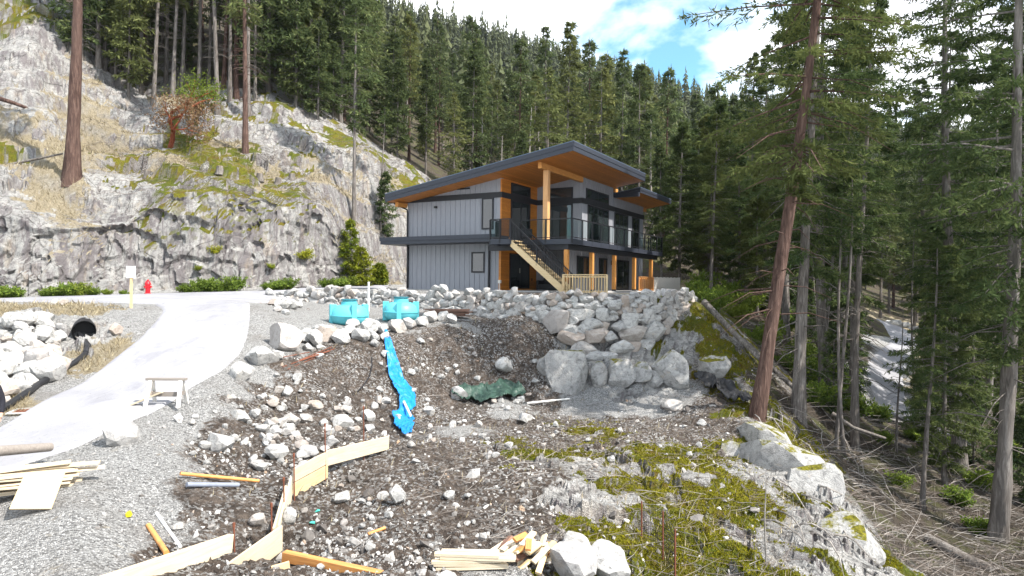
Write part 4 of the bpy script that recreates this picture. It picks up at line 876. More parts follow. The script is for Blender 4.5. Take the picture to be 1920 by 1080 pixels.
for px, D, pi, sc, rz in [(1580,48,1,1.0,0.4),(1480,44,3,0.85,1.3),(1440,52,1,0.8,2.2),(1745,58,3,0.95,3.0),(1850,46,1,1.0,5.1),(1765,52,3,1.05,0.9),(1925,36,3,1.0,3.9),(1395,58,3,0.75,5.6),(1540,56,1,0.9,3.3),(1320,62,4,1.2,0.5),(1385,50,4,0.9,4.0),(1880,60,1,1.0,2.2),(1980,30,1,1.1,1.2),(1590,72,3,0.9,2.9),(1330,56,4,1.0,1),(1345,60,4,1.3,2),(1420,46,4,0.8,3),(1465,58,4,1.2,4),(1500,52,4,1.0,5),(1530,62,4,1.3,1.5),(1375,70,3,0.8,2.5),(1425,66,4,1.4,0.2),(1560,60,4,1.1,3.2),(1490,68,3,0.85,1.1),(1310,70,1,0.8,4.4),(1830,40,4,0.9,2.2),(1900,48,4,1.2,0.7),(1790,62,4,1.4,5.0),(1850,70,3,1.0,1.7),(1925,55,1,1.0,2.7),(1760,78,3,0.9,0.9),(1815,84,1,1.0,3.4),(1890,80,3,1.0,4.1)]:
    near_tree(px, D, pi, sc, rz, ['','thick low branched','','tall full crowned','young bushy'][pi]+' fir '+('beside the lower road' if 1580 < px < 1800 else 'behind the leaning fir' if px <= 1580 else 'beyond the fallen log'), group=RS)
for px, D, pi, sc, rz in [(1545,41,1,1.0,0),(1745,36.5,0,0.9,2),(1610,45,1,1.1,1),(1535,47,1,1.0,3),(1480,50,2,1.3,1),(1725,46,1,0.9,2.4)]:
    near_tree(px, D, pi, sc, rz, 'thin bare sapling among the firs on the right-hand slope', P=THINP, group='saplings among the right-hand firs', name='sapling')
# ---- left: the lone pine above the rock face
lone = tree_proto(431, H=26, cb=15, Rr=3.2, wh=16, nb=4, S=12, K=8, bl=0.34, bw=0.09, droop=0.28, r0=0.43, sparse=0.2, dead=3, bark='bark_brown', lean=(0.022,0), sweep=0.2)
x, y, z = onpix(131, 43); tree('fir_tree', lone, (x, y, z-0.2), 1.0, 0, 'lone thick red-brown trunk standing on top of the rock face')
# small firs between rock face and house
for px, D, pi, sc, lab in [(657,50.5,0,0.95,'bright green young fir at the right end of the rock face'),(676,49.5,1,0.95,'yellow-green young fir low beside the house corner'),(712,52,3,1.3,'small yellow-green fir tucked by the black skirt roof')]:
    near_tree(px, D, pi, sc, px*0.37, lab, P=SMALL, name='young_fir', sink=0.05)
near_tree(662, 54, 1, 0.72, 1.0, 'slim fir with a low skirt of branches on the bare slope left of the house', P=MID); near_tree(716, 57, 0, 0.85, 2.0, 'thin young fir with a bare lower stem on the slope left of the house', P=THINP)
near_tree(720, 57, 2, 0.95, 2.0, 'small dark fir on the bare slope close to the roof eave', P=SMALL)
KINDS = ['full crowned', 'tall thin crowned', 'broad low branched', 'high crowned sparse', 'bushy young', 'brown barked high crowned', 'slender drooping', 'wide open crowned', 'short dense']
# ---- forest above the left rocks
LF = 'forest trees above the left rocks'
random.seed(5)
n_left = 0
for px, D in [(193,62),(205,63),(213,62),(230,64),(245,66),(285,61),(320,62),(352,70),(405,60),(416,64),(440,63),(458,53),(462,60),(500,66),(512,72),(530,68),(552,64),(576,66),(600,74),(160,66),(175,74),(265,72),(300,76),(375,76),(430,78),(480,76),(540,80),(575,84),(620,78),(635,70),(655,84),(50,64),(20,70),(90,70),(120,78),(220,84),(340,86),(395,90),(450,92),(510,94),(560,98),(610,96),(650,102),(590,70),(678,92),(690,108),(-40,68),(-90,75),(665,74),(150,60),(182,61),(238,60),(262,62),(308,66),(338,64),(388,66),(428,62),(475,63),(495,70),(370,64)]:
    pi = random.choice([1,3,5,0,7,8]) if px < 470 else random.choice([0,1,2,3,4,6,7,8]); sc = random.uniform(0.8, 1.05)
    near_tree(px, D, pi, sc, random.uniform(0,6), KINDS[pi]+' fir '+('at the edge of the rocks' if D < 66 else 'in the dim wood')+(' behind the lone thick trunk' if px < 270 else ' above the arbutus' if px < 430 else ' above the mossy ledges'), P=MID, group=LF, tilt=(random.uniform(-.03,.03), random.uniform(-.03,.03))); n_left += 1
# ---- forest behind the house
BF = 'forest trees on the hillside behind the house'
pts = []
random.seed(11)
tries = 0
while len(pts) < 190 and tries < 6000:
    tries += 1
    px = random.uniform(640, 1960); D = math.exp(random.uniform(math.log(70), math.log(165)))
    x, y = at(px, D)
    if px > 1560 and D < 98 and px < 1800: continue
    if px < 830 and D < 78+0.25*(830-px)*0: continue
    if all((x-a)**2+(y-b)**2 > 4.4**2 for a, b in pts): pts.append((x, y))
KINDS = ['full crowned', 'tall thin crowned', 'broad low branched', 'high crowned sparse', 'bushy young', 'brown barked high crowned', 'slender drooping', 'wide open crowned', 'short dense']
def TL(pi, x, y):
    px = 960+F*x/y; w_ = 'left of the roof' if px < 720 else 'above the main roof' if px < 1080 else 'behind the lower roof' if px < 1260 else 'beyond the balcony end' if px < 1560 else 'past the lower road bend'
    return KINDS[pi]+' fir '+('at the forest edge ' if y < 95 else 'deep in the hillside forest ' if y > 125 else 'in the hillside forest ')+w_
for x, y in pts:
    pi = random.choice([0,1,2,3,4,5,6,7,8,7,5]); px_ = 960+F*x/y; sc = random.uniform(0.68, 1.06)*(0.9 if y < 100 else 1.0)*(0.80 if 690 < px_ < 1010 else 1.0); z = h1(x, y)
    tree('fir_tree', MID[pi], (x, y, z-0.2), (sc*1.08, sc*1.08, sc), random.uniform(0,6), TL(pi, x, y), BF, (random.uniform(-.025,.025), random.uniform(-.025,.025)))
near_tree(1163, 92, 1, 0.86, 0.5, 'tall open crowned fir standing above its neighbours behind the lower roof', P=MID); near_tree(880, 108, 5, 0.88, 0.5, 'tallest fir behind the house with a pale bare trunk', P=MID)
for px, D, k, sc in [(990,86,0,1.0),(975,84,1,1.0),(1010,90,1,1.1),(1225,92,0,1.2),(935,88,1,0.9),(1100,100,0,1.0),(905,84,1,1.1),(1060,94,0,0.9)]:
    x, y, z = onpix(px, D); tree('dead_tree', SNAG[k], (x, y, z), sc, px*0.1, 'bare pale dead tree among the firs behind the house roof', 'dead snags behind the house', (0.03*math.sin(px), 0.05*math.cos(px)))
US = 'young firs in the undergrowth above the left rocks'
random.seed(19)
for k in range(34):
    px = random.uniform(170, 770); D = random.uniform(64, 96); x, y, z = onpix(px, D); s0 = random.uniform(0.45, 0.8); tree('young_fir', MID[8], (x, y, z-0.1), (s0*1.1, s0*1.1, s0), px, 'low young fir filling the undergrowth '+('behind the arbutus' if px < 430 else 'beyond the mossy ledges' if px < 640 else 'between the mossy ridge and the roof'), US)
UR = 'young firs in the ravine'
for px, D, s0 in [(1565,34,.75),(1600,44,1.1),(1735,42,.8),(1770,44,1.1),(1830,36,.8),(1880,34,.7),(1905,42,1.2),(1545,50,1.2),(1590,54,1.3),(1480,47,1.1),(1860,52,1.3),(1800,48,1.0),(1735,52,1.0),(1510,43,.9),(1930,30,.8)]:
    near_tree(px, D, 2, s0, px*0.3, 'dark young fir in the ravine undergrowth '+('beyond the fallen log' if px > 1720 else 'behind the leaning fir'), P=SMALL, group=UR, name='young_fir')
# ---- red-barked arbutus on the left rocks
m = MB(); r_ = np.random.default_rng(3); tips = []
def limb(p, d, l, ra, lv):
    q = [Vector(p)]; d = Vector(d).normalized()
    for k in range(4): d = (d+Vector(r_.normal(size=3)*0.22)+Vector((0,0,0.06))).normalized(); q.append(q[-1]+d*l/4)
    m.tube(q, [ra*(1-0.11*k) for k in range(5)], 7)
    if lv == 0: tips.append(q[-1]); tips.append(q[-2]); return
    for k in range(3 if lv > 1 else 4): limb(q[2+k % 3], d+Vector(r_.normal(size=3)*0.75), l*0.66, ra*0.52, lv-1)
limb((0,0,-0.2), (0.25,0,1), 2.6, 0.19, 3)
ar = empty('arbutus_tree', onpix(316, 53.5), 0, 'red barked arbutus with sparse crown growing from the left rocks', 'tree'); ar.scale = (1.15,1.15,1.35); m.build('trunk', M['bark_red'], ar, True)
tp = np.array([t_[:] for t_ in tips]); n = 4200; c0 = tp[r_.integers(0, len(tp), n)]+r_.normal(size=(n,3))*0.36; bd = r_.normal(size=(n,3)); bd /= np.linalg.norm(bd, axis=1)[:,None]; sv = np.cross(bd, r_.normal(size=(n,3))); sv /= np.linalg.norm(sv, axis=1)[:,None]
V = np.stack([c0, c0+bd*0.07+sv*0.04, c0+bd*0.15, c0+bd*0.07-sv*0.04], 1).reshape(-1,3); hi_ = np.repeat(np.clip((c0[:,2]-3.5)/3, 0, 1)*0.6+r_.uniform(0,0.4,n), 4)
cr1 = V.reshape(-1,4,3); up_ = cr1[:,0,2] > np.median(cr1[:,0,2])+0.3
for nme, sel_, mt in (('crown', up_, 'shrub_leaves'), ('dry_crown', ~up_, 'dry_leaves')):
    k = np.repeat(sel_, 4); link(bpy.data.objects.new(nme, np_mesh(nme, V[k], np.arange(k.sum()).reshape(-1,4), M[mt], False, {'var': hi_[k]})), ar)

# ---- far hillside forest: one mass
r_ = np.random.default_rng(77); N = 6300
D = np.exp(r_.uniform(math.log(150), math.log(680), N)); D = np.sqrt(r_.uniform(150**2, 690**2, N)); px = r_.uniform(420, 2150, N)
x = (px-960)/F*D; y = D; z = base_z(x, y)
Hh = r_.uniform(12, 30, N)*(1+0.3*(r_.uniform(size=N) > 0.93)); wd_ = r_.uniform(0.11, 0.21, N)[:,None,None]; patch = 0.5+0.5*fbm(np.stack([x*0.012, y*0.012, 0*x], -1), 3, 640); LV, BN = 11, 6
lev = (np.arange(LV)+0.5)/LV
q = np.clip(lev[None,:,None]+r_.uniform(-0.06,0.06,(N,LV,BN)), 0.02, 0.99)
zb = z[:,None,None]+Hh[:,None,None]*(0.10+0.90*q); Rr_ = Hh[:,None,None]*wd_*(1-q)**0.8*r_.uniform(0.55,1.25,(N,LV,BN))+0.25
az = r_.uniform(0, 6.28, (N,LV,BN)); cx = x[:,None,None]; cy = y[:,None,None]
dr_ = Hh[:,None,None]*0.05*r_.uniform(0.3,1.2,(N,LV,BN)); hw = Rr_*0.40
P0 = np.stack([cx+0*q, cy+0*q, zb+Hh[:,None,None]*0.05], -1); P1 = np.stack([cx+np.cos(az)*Rr_*0.7-np.sin(az)*hw, cy+np.sin(az)*Rr_*0.7+np.cos(az)*hw, zb-dr_*0.4], -1)
P2 = np.stack([cx+np.cos(az)*Rr_, cy+np.sin(az)*Rr_, zb-dr_], -1); P3 = np.stack([cx+np.cos(az)*Rr_*0.7+np.sin(az)*hw, cy+np.sin(az)*Rr_*0.7-np.cos(az)*hw, zb-dr_*0.4], -1)
V = np.stack([P0,P1,P2,P3], -2).reshape(-1,3); Fc = np.arange(len(V)).reshape(-1,4)
vr = np.repeat(np.clip((patch[:,None,None]-0.5)*1.1+r_.uniform(0.05,0.75,(N,1,1))+r_.uniform(0,0.25,(N,LV,BN)), 0, 1).ravel(), 4)
ff = link(bpy.data.objects.new('far_forest', np_mesh('far_forest', V, Fc, M['far_needles'], False, {'var': vr}))); tag(ff, 'dense conifer forest covering the far mountainside', 'forest', kind='stuff')
# ================================================================ loose boulders and rubble
random.seed(31)
def boulder(px, py, wpx, label, group=None, hh=0.75, name='boulder', sink=0.12, mesh=None, D=None, deep=0.85, rot=None):
    p = hit(px, py) if D is None else np.array(onpix(px, D)); w = wpx/F*p[1]; h = w*hh
    o = rock(name, (p[0], p[1]+w*0.15, h1(p[0], p[1]+w*0.15)+h*(0.5-sink)), (w*1.05, w*deep, h*1.1), rot, mesh); tag(o, label, 'rock', group)
    if name == 'bedrock':
        o.data = o.data.copy(); o.data.materials[0] = M['bedrock']
    return o
boulder(490, 683, 56, 'pale angular boulder on the gravel edge beside the driveway curve', hh=0.62)
boulder(447, 712, 44, 'cream wedge shaped boulder closest to the sawhorse on the gravel edge', hh=0.78)
boulder(222, 834, 62, 'white boulder with rusty stain standing alone at the driveway edge', hh=0.82)
boulder(527, 655, 74, 'big layered grey boulder with rusty end at the gravel yard edge', hh=0.72)
G1 = 'boulders edging the gravel yard'
for px, py, w in [(566,642,36),(590,648,42),(612,640,40),(636,645,36),(654,632,34),(676,640,34),(692,628,40),(700,640,26),(716,626,28),(742,622,32),(766,616,26),(790,612,24),(806,605,30),(830,602,26),(846,606,22),(600,628,28),(660,616,26),(575,658,20),(720,640,20)]:
    boulder(px, py, w, 'pale boulder in the row edging the gravel yard below the tanks', G1)
for px, py, w in [(512,573,22),(530,578,30),(548,580,26),(520,585,16),(560,577,18),(535,590,14)]:
    boulder(px, py, w, 'rock in the small heap where the stone wall begins', 'rocks in the heap at the wall end')
boulder(1088, 1040, 66, 'grey rock topmost of the three beside the lumber offcuts', hh=0.6); boulder(1078, 1085, 92, 'largest grey rock beside the lumber offcuts', hh=0.7); boulder(1140, 1090, 84, 'white grey rock between the lumber offcuts and the mossy hump', hh=0.6)
for px, py in ((100,572),(116,573)): boulder(px, py, 17, 'small dark rock on the gravel verge by the upper road', 'dark rocks on the verge', name='rock')
# riprap around the culvert
G2 = 'riprap stones on the culvert bank'; n = 0
while n < 95:
    px = random.uniform(-40, 232); py = random.uniform(592, 765)
    if py > 758-0.62*px+8 or (abs(px-160) < 46 and 585 < py < 700) or (py < 604 and (px < 70)): continue
    if px > 120 and py < 598: continue
    boulder(px, py, random.choice([16,20,24,30,36,44])*(1.2 if py > 680 else 0.9), 'angular pale riprap stone on the bank around the culvert', G2, name='rock'); n += 1
# bigger rocks lying in the excavation
G3 = 'rocks lying on the excavation slopes'
SPOT = [(410,846,58),(385,842,30),(515,862,50),(455,790,30),(490,812,26),(545,800,34),(590,770,30),(640,800,36),(690,790,28),(575,855,40),(480,880,30),(540,980,46),(480,985,40),(560,900,36),(640,945,30),(330,995,24),(940,700,44),(1262,770,40),(1030,700,30),(745,945,34),(860,750,40),(985,790,30)]
for k in range(235):
    c = random.random()
    if c < 0.58: px = random.gauss(560, 95); py = random.gauss(805, 62)
    elif c < 0.72: px = random.uniform(700, 1010); py = random.uniform(640, 760)
    elif c < 0.85: px = random.uniform(760, 1330); py = random.uniform(745, 880)
    else: px = random.uniform(560, 900); py = random.uniform(880, 1070)
    if 340 < px < 1400 and py < 1075 and not (px < 470 and py < 745): SPOT.append((px, py, random.choice([9,10,12,14,17,21,26] if c < 0.58 else [9,10,11,12,13,15,18])))
for px, py, w in SPOT[:250]:
    zone = 'on the rubble bank between gravel edge and formwork' if px < 700 and py < 860 else 'on the dirt slope under the gravel yard' if py < 745 else 'on the soil beside the formwork boards' if py > 870 else 'on the rough ledge in front of the boulder wall'
    boulder(px, py, w, ('large ' if w > 28 else 'small ' if w < 16 else '')+'pale broken rock lying loose '+zone, G3, random.uniform(0.5,0.85), 'rock', 0.2)
# bedrock faces
OUT = 'bedrock knobs below the boulder wall'
boulder(1066, 742, 84, 'white split bedrock knob under the left of the boulder wall', hh=1.0, name='bedrock', sink=0.30, D=28.7, deep=0.7); boulder(1262, 738, 82, 'dark blue grey bedrock block under the right of the boulder wall', hh=0.9, name='bedrock', sink=0.2, D=28.6, deep=0.7)
for px, D, w in [(1130,28.8,50),(1165,28.7,58),(1205,28.8,44),(1030,29.0,44),(1230,28.7,36)]: boulder(px, 0, w, 'rusty brown broken bedrock piece between the white knob and the dark block', OUT, 1.0, 'bedrock', 0.25, D=D, deep=0.6)
for px, D, w_, hh_, lab in [(1478,20.2,175,0.72,'broad pale lichen covered outcrop face below the leaning fir'),(1440,22.2,110,0.7,'upper pale outcrop knob beside the leaning fir roots'),(1535,18.6,115,0.9,'lower pale outcrop step on the edge of the mossy hump'),(1608,15.4,130,0.8,'white rock rib breaking through moss on the hump edge'),(1395,20.8,70,0.6,'small grey knob in the moss above the outcrop')]:
    boulder(px, 0, w_, lab, hh=hh_, name='bedrock', sink=0.56, D=D, deep=0.95, mesh=ROCKS[1+2*(px % 7)], rot=(0.1,-0.15,px*0.7))
boulder(1345, 700, 60, 'mossy knob beside the black fabric', hh=0.7, name='bedrock', sink=0.35, D=28.5)
# joined rubble: small stones nobody would count
r_ = np.random.default_rng(91)
bm = bmesh.new(); bmesh.ops.create_icosphere(bm, subdivisions=1, radius=1.0); IV = np.array([v.co[:] for v in bm.verts]); IF = np.array([[v.index for v in f.verts] for f in bm.faces]); bm.free()
NV = 24; VAR = []
for k in range(NV):
    Vk = IV.copy(); 
    for c in range(8):
        n_ = r_.normal(size=3); n_ /= np.linalg.norm(n_); e = Vk@n_-r_.uniform(0.3, 0.7); Vk = Vk-np.where(e > 0, e, 0)[:,None]*n_
    VAR.append(Vk*np.array([1,r_.uniform(0.6,1),r_.uniform(0.45,0.8)]))
VAR = np.array(VAR)
def scatter(n, lo=9, hi=33, px0=150, px1=1480):
    px = r_.uniform(px0, px1, n); D = np.exp(r_.uniform(math.log(lo), math.log(hi), n)); x, _ = ray(px, 0*px+560); return x*D, D
x, y = scatter(60000); cv = covers(x, y); cl = 0.5+0.5*fbm(np.stack([x*0.7, y*0.7, 0*x], -1), 3, 8)
inroad = np.maximum(poly_sd(x, y, DRIVE_POLY), poly_sd(x, y, PAD)) > -0.35
pr = (cv[:,1]*0.8+cv[:,2]*0.10+cv[:,3]*0.15+cv[:,0]*0.07)*(0.05+2.2*cl**3); ok = (r_.uniform(size=len(x)) < pr*0.5) & ~inroad; x, y = x[ok][:9500], y[ok][:9500]
n = len(x); sz = np.clip(np.exp(r_.normal(-3.45, 0.62, n))*(0.75+y/38), 0.015, 0.25); vi = r_.integers(0, NV, n)
Q = r_.normal(size=(n,4)); Q /= np.linalg.norm(Q, axis=1)[:,None]; a, b, c, d = Q.T
RM = np.stack([1-2*(c*c+d*d), 2*(b*c-a*d), 2*(b*d+a*c), 2*(b*c+a*d), 1-2*(b*b+d*d), 2*(c*d-a*b), 2*(b*d-a*c), 2*(c*d+a*b), 1-2*(b*b+c*c)], -1).reshape(n,3,3)
V = np.einsum('nij,nkj->nki', RM, VAR[vi])*sz[:,None,None]; z = hz(x, y); V += np.stack([x, y, z+sz*0.05], -1)[:,None]
Fc = (IF[None]+(np.arange(n)*len(IV))[:,None,None]).reshape(-1,3)
ru = link(bpy.data.objects.new('rubble', np_mesh('rubble', V.reshape(-1,3), Fc, M['rubble'], False, {'var': np.repeat(r_.uniform(0,1,n), len(IV))}))); tag(ru, 'broken stone rubble spread over the excavation slopes', 'rubble', kind='stuff')

# ================================================================ ground plants
foliage('moss_tufts', (0.075,0.072,0.008), (0.165,0.155,0.012), (0.30,0.265,0.02), 0.2); foliage('dry_grass', (0.15,0.11,0.065), (0.31,0.26,0.165), (0.47,0.42,0.29), 0.2)
foliage('twigs', (0.07,0.055,0.047), (0.17,0.145,0.125), (0.32,0.295,0.27), 0.0)
def blades(name, x, y, ln, wd, mat, label, lean=0.6, lift=0.0, varb=None):
    n = len(x); z = hz(x, y)+lift; a = r_.uniform(0, 6.28, n); l = ln*r_.uniform(0.5, 1.4, n); d = np.stack([np.cos(a)*lean*r_.uniform(0.3,1.4,n), np.sin(a)*lean*r_.uniform(0.3,1.4,n), np.ones(n)], -1); d /= np.linalg.norm(d, axis=1)[:,None]
    s_ = np.stack([-np.sin(a+0.7), np.cos(a+0.7), 0*a], -1)*(wd*r_.uniform(0.6,1.4,n))[:,None]/2; b0 = np.stack([x, y, z-0.01], -1)
    V = np.stack([b0-s_, b0+s_, b0+d*l[:,None]], 1).reshape(-1,3); va = np.clip((varb if varb is not None else 0.5)+r_.normal(size=n)*0.22, 0, 1)
    o = link(bpy.data.objects.new(name, np_mesh(name, V, np.arange(3*n).reshape(-1,3), M[mat], False, {'var': np.repeat(va, 3)}))); return tag(o, label, name.replace('_', ' '), kind='stuff')
x, y = scatter(330000, 9.5, 34, 900, 1700); cv = covers(x, y); k = (r_.uniform(size=len(x)) < moss_mask(x, y, cv[:,3])); x, y = x[k][:95000], y[k][:95000]
blades('moss', x, y, 0.030+0.001*y, 0.030+0.0012*y, 'moss_tufts', 'yellow green moss cushions over the rock hump', 0.9, varb=0.5+1.5*(mossy(x*2.2, y*2.2)-0.5))
x, y = scatter(200000, 12, 62, -60, 1500); cv = covers(x, y); k = (r_.uniform(size=len(x)) < (sstep(0.3, 0.8, cv[:,5])*0.7+0.05*cv[:,3]+0.02*cv[:,4]+0.012*cv[:,1])) & (np.maximum(poly_sd(x, y, DRIVE_POLY), poly_sd(x, y, ROAD_POLY)) < -0.1) & (poly_sd(x, y, PAD) < -0.3); x, y = x[k][:45000], y[k][:45000]
blades('dry_grass', x, y, 0.10+0.006*y, 0.010+0.0008*y, 'dry_grass', 'tufts of dry straw coloured grass on banks and ledges', 1.0)
# twigs and brush on the right slope
def twigs(name, x, y, ln, label, ra=0.006, arch=0.25, seg=3, mat='twigs', upb=0.25):
    n = len(x); z = hz(x, y); a = r_.uniform(0, 6.28, n); l = ln*r_.uniform(0.4, 1.5, n); d = np.stack([np.cos(a), np.sin(a), r_.normal(size=n)*0.2+upb], -1); d /= np.linalg.norm(d, axis=1)[:,None]; bn = r_.normal(size=(n,3))*0.18
    rings = []
    for k in range(seg+1):
        q = k/seg; p = np.stack([x, y, z], -1)+d*(l*q)[:,None]+bn*(l*q*q)[:,None]-np.array([0,0,1.0])*(arch*l*q*q)[:,None]
        s_ = np.stack([-np.sin(a), np.cos(a), 0*a], -1); rr = ra*(1-0.75*q)*(0.6+0.03*y)
        rings.append(np.stack([p-s_*rr[:,None], p+s_*rr[:,None], p+np.array([0,0,1.6])*rr[:,None]], 1))
    V = np.stack(rings, 1); m_ = (seg+1)*3; b = (np.arange(n)*m_)[:,None]; Fs = []
    for k in range(seg):
        for j in range(3): Fs.append(np.stack([b[:,0]+k*3+j, b[:,0]+k*3+(j+1)%3, b[:,0]+(k+1)*3+(j+1)%3, b[:,0]+(k+1)*3+j], -1))
    o = link(bpy.data.objects.new(name, np_mesh(name, V.reshape(-1,3), np.concatenate(Fs), M[mat], False, {'var': np.repeat(r_.uniform(0,1,n), m_)}))); return tag(o, label, name.replace('_', ' '), kind='stuff')
x, y = scatter(30000, 14, 60, 1380, 2100); cv = covers(x, y); k = (r_.uniform(size=len(x)) < cv[:,4]*0.5) & (poly_sd(x, y, FAR_POLY) < -0.3); x, y = x[k][:6500], y[k][:6500]
twigs('brush', x, y, 1.1, 'tangle of bare grey brush and fallen twigs on the right-hand slope', 0.009)
x, y = scatter(9000, 11, 30, 750, 1500); cv = covers(x, y); k = r_.uniform(size=len(x)) < (cv[:,1]*0.3+cv[:,3]*0.6); x, y = x[k][:2600], y[k][:2600]
twigs('litter', x, y, 0.55, 'small sticks and bark litter strewn over the rock hump', 0.007, 0.1, upb=0.05)
x, y = scatter(20000, 42, 66, 150, 760); cv = covers(x, y); k = r_.uniform(size=len(x)) < (0.25*cv[:,3]+0.3*cv[:,5]+0.3*cv[:,2]+0.2*cv[:,4]); x, y = x[k][:2600], y[k][:2600]
twigs('slash', x, y, 1.0, 'grey branches and slash scattered over the left rock ledges', 0.007, 0.2, upb=0.1)
# shrubs along the foot of the rock face
def shrub_mesh(seed, n=2600, h=0.9, mat='shrub_leaves', bl=0.13):
    r = np.random.default_rng(seed); m = 26; sa_ = r.uniform(0, 6.28, m); sl = r.uniform(0.35, 1.0, m); so_ = r.uniform(0.2, 1.0, m)
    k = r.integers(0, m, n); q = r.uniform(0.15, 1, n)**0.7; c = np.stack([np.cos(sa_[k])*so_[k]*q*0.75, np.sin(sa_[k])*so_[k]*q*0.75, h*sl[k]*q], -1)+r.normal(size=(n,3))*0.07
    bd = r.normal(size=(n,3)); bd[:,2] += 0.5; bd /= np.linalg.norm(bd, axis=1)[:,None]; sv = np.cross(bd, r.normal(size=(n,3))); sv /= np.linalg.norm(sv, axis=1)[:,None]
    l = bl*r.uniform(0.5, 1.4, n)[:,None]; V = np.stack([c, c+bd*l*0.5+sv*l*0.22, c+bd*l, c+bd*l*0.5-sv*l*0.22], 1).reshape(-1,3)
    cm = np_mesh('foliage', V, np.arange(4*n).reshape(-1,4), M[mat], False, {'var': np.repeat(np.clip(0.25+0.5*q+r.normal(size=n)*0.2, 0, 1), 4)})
    mb = MB()
    for i in range(12): mb.tube([(0,0,-0.1),(math.cos(sa_[i])*so_[i]*0.3, math.sin(sa_[i])*so_[i]*0.3, h*sl[i]*0.5),(math.cos(sa_[i])*so_[i]*0.7, math.sin(sa_[i])*so_[i]*0.7, h*sl[i]*0.9)], [0.015,0.01,0.004], 4)
    return cm, mb.mesh('stem', M['bark_grey'])
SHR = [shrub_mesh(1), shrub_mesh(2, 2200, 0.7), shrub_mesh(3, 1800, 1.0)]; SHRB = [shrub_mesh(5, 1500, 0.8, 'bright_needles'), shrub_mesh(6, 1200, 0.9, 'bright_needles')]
def shrub(px, D, sc, pro, label, group=None, z=None):
    x, y = at(px, D); zz = h1(x, y)-0.03 if z is None else z; o = empty('shrub', (x, y, zz), px*1.3, label, 'shrub', group); o.scale = sc if isinstance(sc, tuple) else (sc,)*3
    link(bpy.data.objects.new('foliage', pro[0]), o); link(bpy.data.objects.new('stem', pro[1]), o); return o
SG = 'green shrubs at the foot of the rock face'
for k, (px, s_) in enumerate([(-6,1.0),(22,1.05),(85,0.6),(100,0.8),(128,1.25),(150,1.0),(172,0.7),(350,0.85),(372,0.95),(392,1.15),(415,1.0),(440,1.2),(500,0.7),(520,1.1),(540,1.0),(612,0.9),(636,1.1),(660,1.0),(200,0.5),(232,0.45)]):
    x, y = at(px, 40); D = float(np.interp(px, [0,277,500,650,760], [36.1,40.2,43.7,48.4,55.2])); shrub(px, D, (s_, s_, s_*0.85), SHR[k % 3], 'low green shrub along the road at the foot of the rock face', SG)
for px, py, s_ in [(402,470,0.75),(572,480,0.95),(372,500,0.4),(510,497,0.45)]:
    p = hit(px, py, 36, 70); q = shrub(px, p[1], s_, SHRB[int(px) % 2], 'yellow green bush sprouting from a ledge of the rock face', 'bushes on the rock face', p[2]-0.25); q.location.y -= 0.1
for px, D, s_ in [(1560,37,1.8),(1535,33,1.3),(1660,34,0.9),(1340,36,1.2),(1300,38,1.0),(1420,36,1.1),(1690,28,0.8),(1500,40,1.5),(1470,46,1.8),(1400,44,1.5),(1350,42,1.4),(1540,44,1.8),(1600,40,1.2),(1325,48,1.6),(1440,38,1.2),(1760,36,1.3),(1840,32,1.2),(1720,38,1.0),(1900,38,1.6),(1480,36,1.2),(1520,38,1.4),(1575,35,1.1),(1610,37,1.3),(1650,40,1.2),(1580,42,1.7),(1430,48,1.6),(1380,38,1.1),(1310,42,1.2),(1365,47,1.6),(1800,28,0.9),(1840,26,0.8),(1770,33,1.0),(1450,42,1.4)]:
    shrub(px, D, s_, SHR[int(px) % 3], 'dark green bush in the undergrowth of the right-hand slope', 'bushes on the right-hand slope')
# ================================================================ site objects
simple('tank_plastic', (0.10,0.44,0.50), 0.42, 0.0, 0.08, 2.0); simple('tank_lid', (0.02,0.12,0.15), 0.5)
def tank(px, D, w, rz, label):
    x, y, z = onpix(px, D); o = empty('septic_tank', (x, y, z-0.02), rz, label, 'tank'); o.scale = (w/2.0,)*3
    prof = [(0.35,0.0),(0.72,0.03),(0.92,0.18),(0.985,0.42),(1.0,0.5),(0.985,0.58),(0.90,0.84),(0.72,1.0),(0.42,1.08)]
    m = MB(); m.lathe(prof, 40); m.build('body', M['tank_plastic'], o, True)
    for a in np.arange(0, 6.28, math.pi/2):
        c, s = math.cos(a), math.sin(a); mb = MB(); 
        P_ = []
        for zz in (0.0, 1.10): 
            for rr, tt in ((0.70,-0.13),(1.03,-0.13),(1.03,0.13),(0.70,0.13)): P_.append((c*rr-s*tt, s*rr+c*tt, zz))
        mb.hexa(P_); mb.build('leg_rib', M['tank_plastic'], o, bevel=0.02)
    MB().lathe([(1.012,0.46),(1.03,0.47),(1.03,0.53),(1.012,0.54)], 40).build('seam_band', M['tank_plastic'], o, True)
    MB().lathe([(0.42,1.05),(0.42,1.22),(0.36,1.26),(0.36,1.30)], 28).build('neck', M['tank_plastic'], o, True)
    MB().lathe([(0.34,1.302),(0.44,1.302),(0.44,1.35),(0.40,1.375)], 28).build('lid', M['tank_lid'], o, True)
tank(655, 30.2, 1.72, 0.5, 'turquoise plastic septic tank with dark lid nearest the driveway'); tank(752, 30.9, 1.62, 0.05, 'turquoise plastic septic tank next to the stack of brown planks')
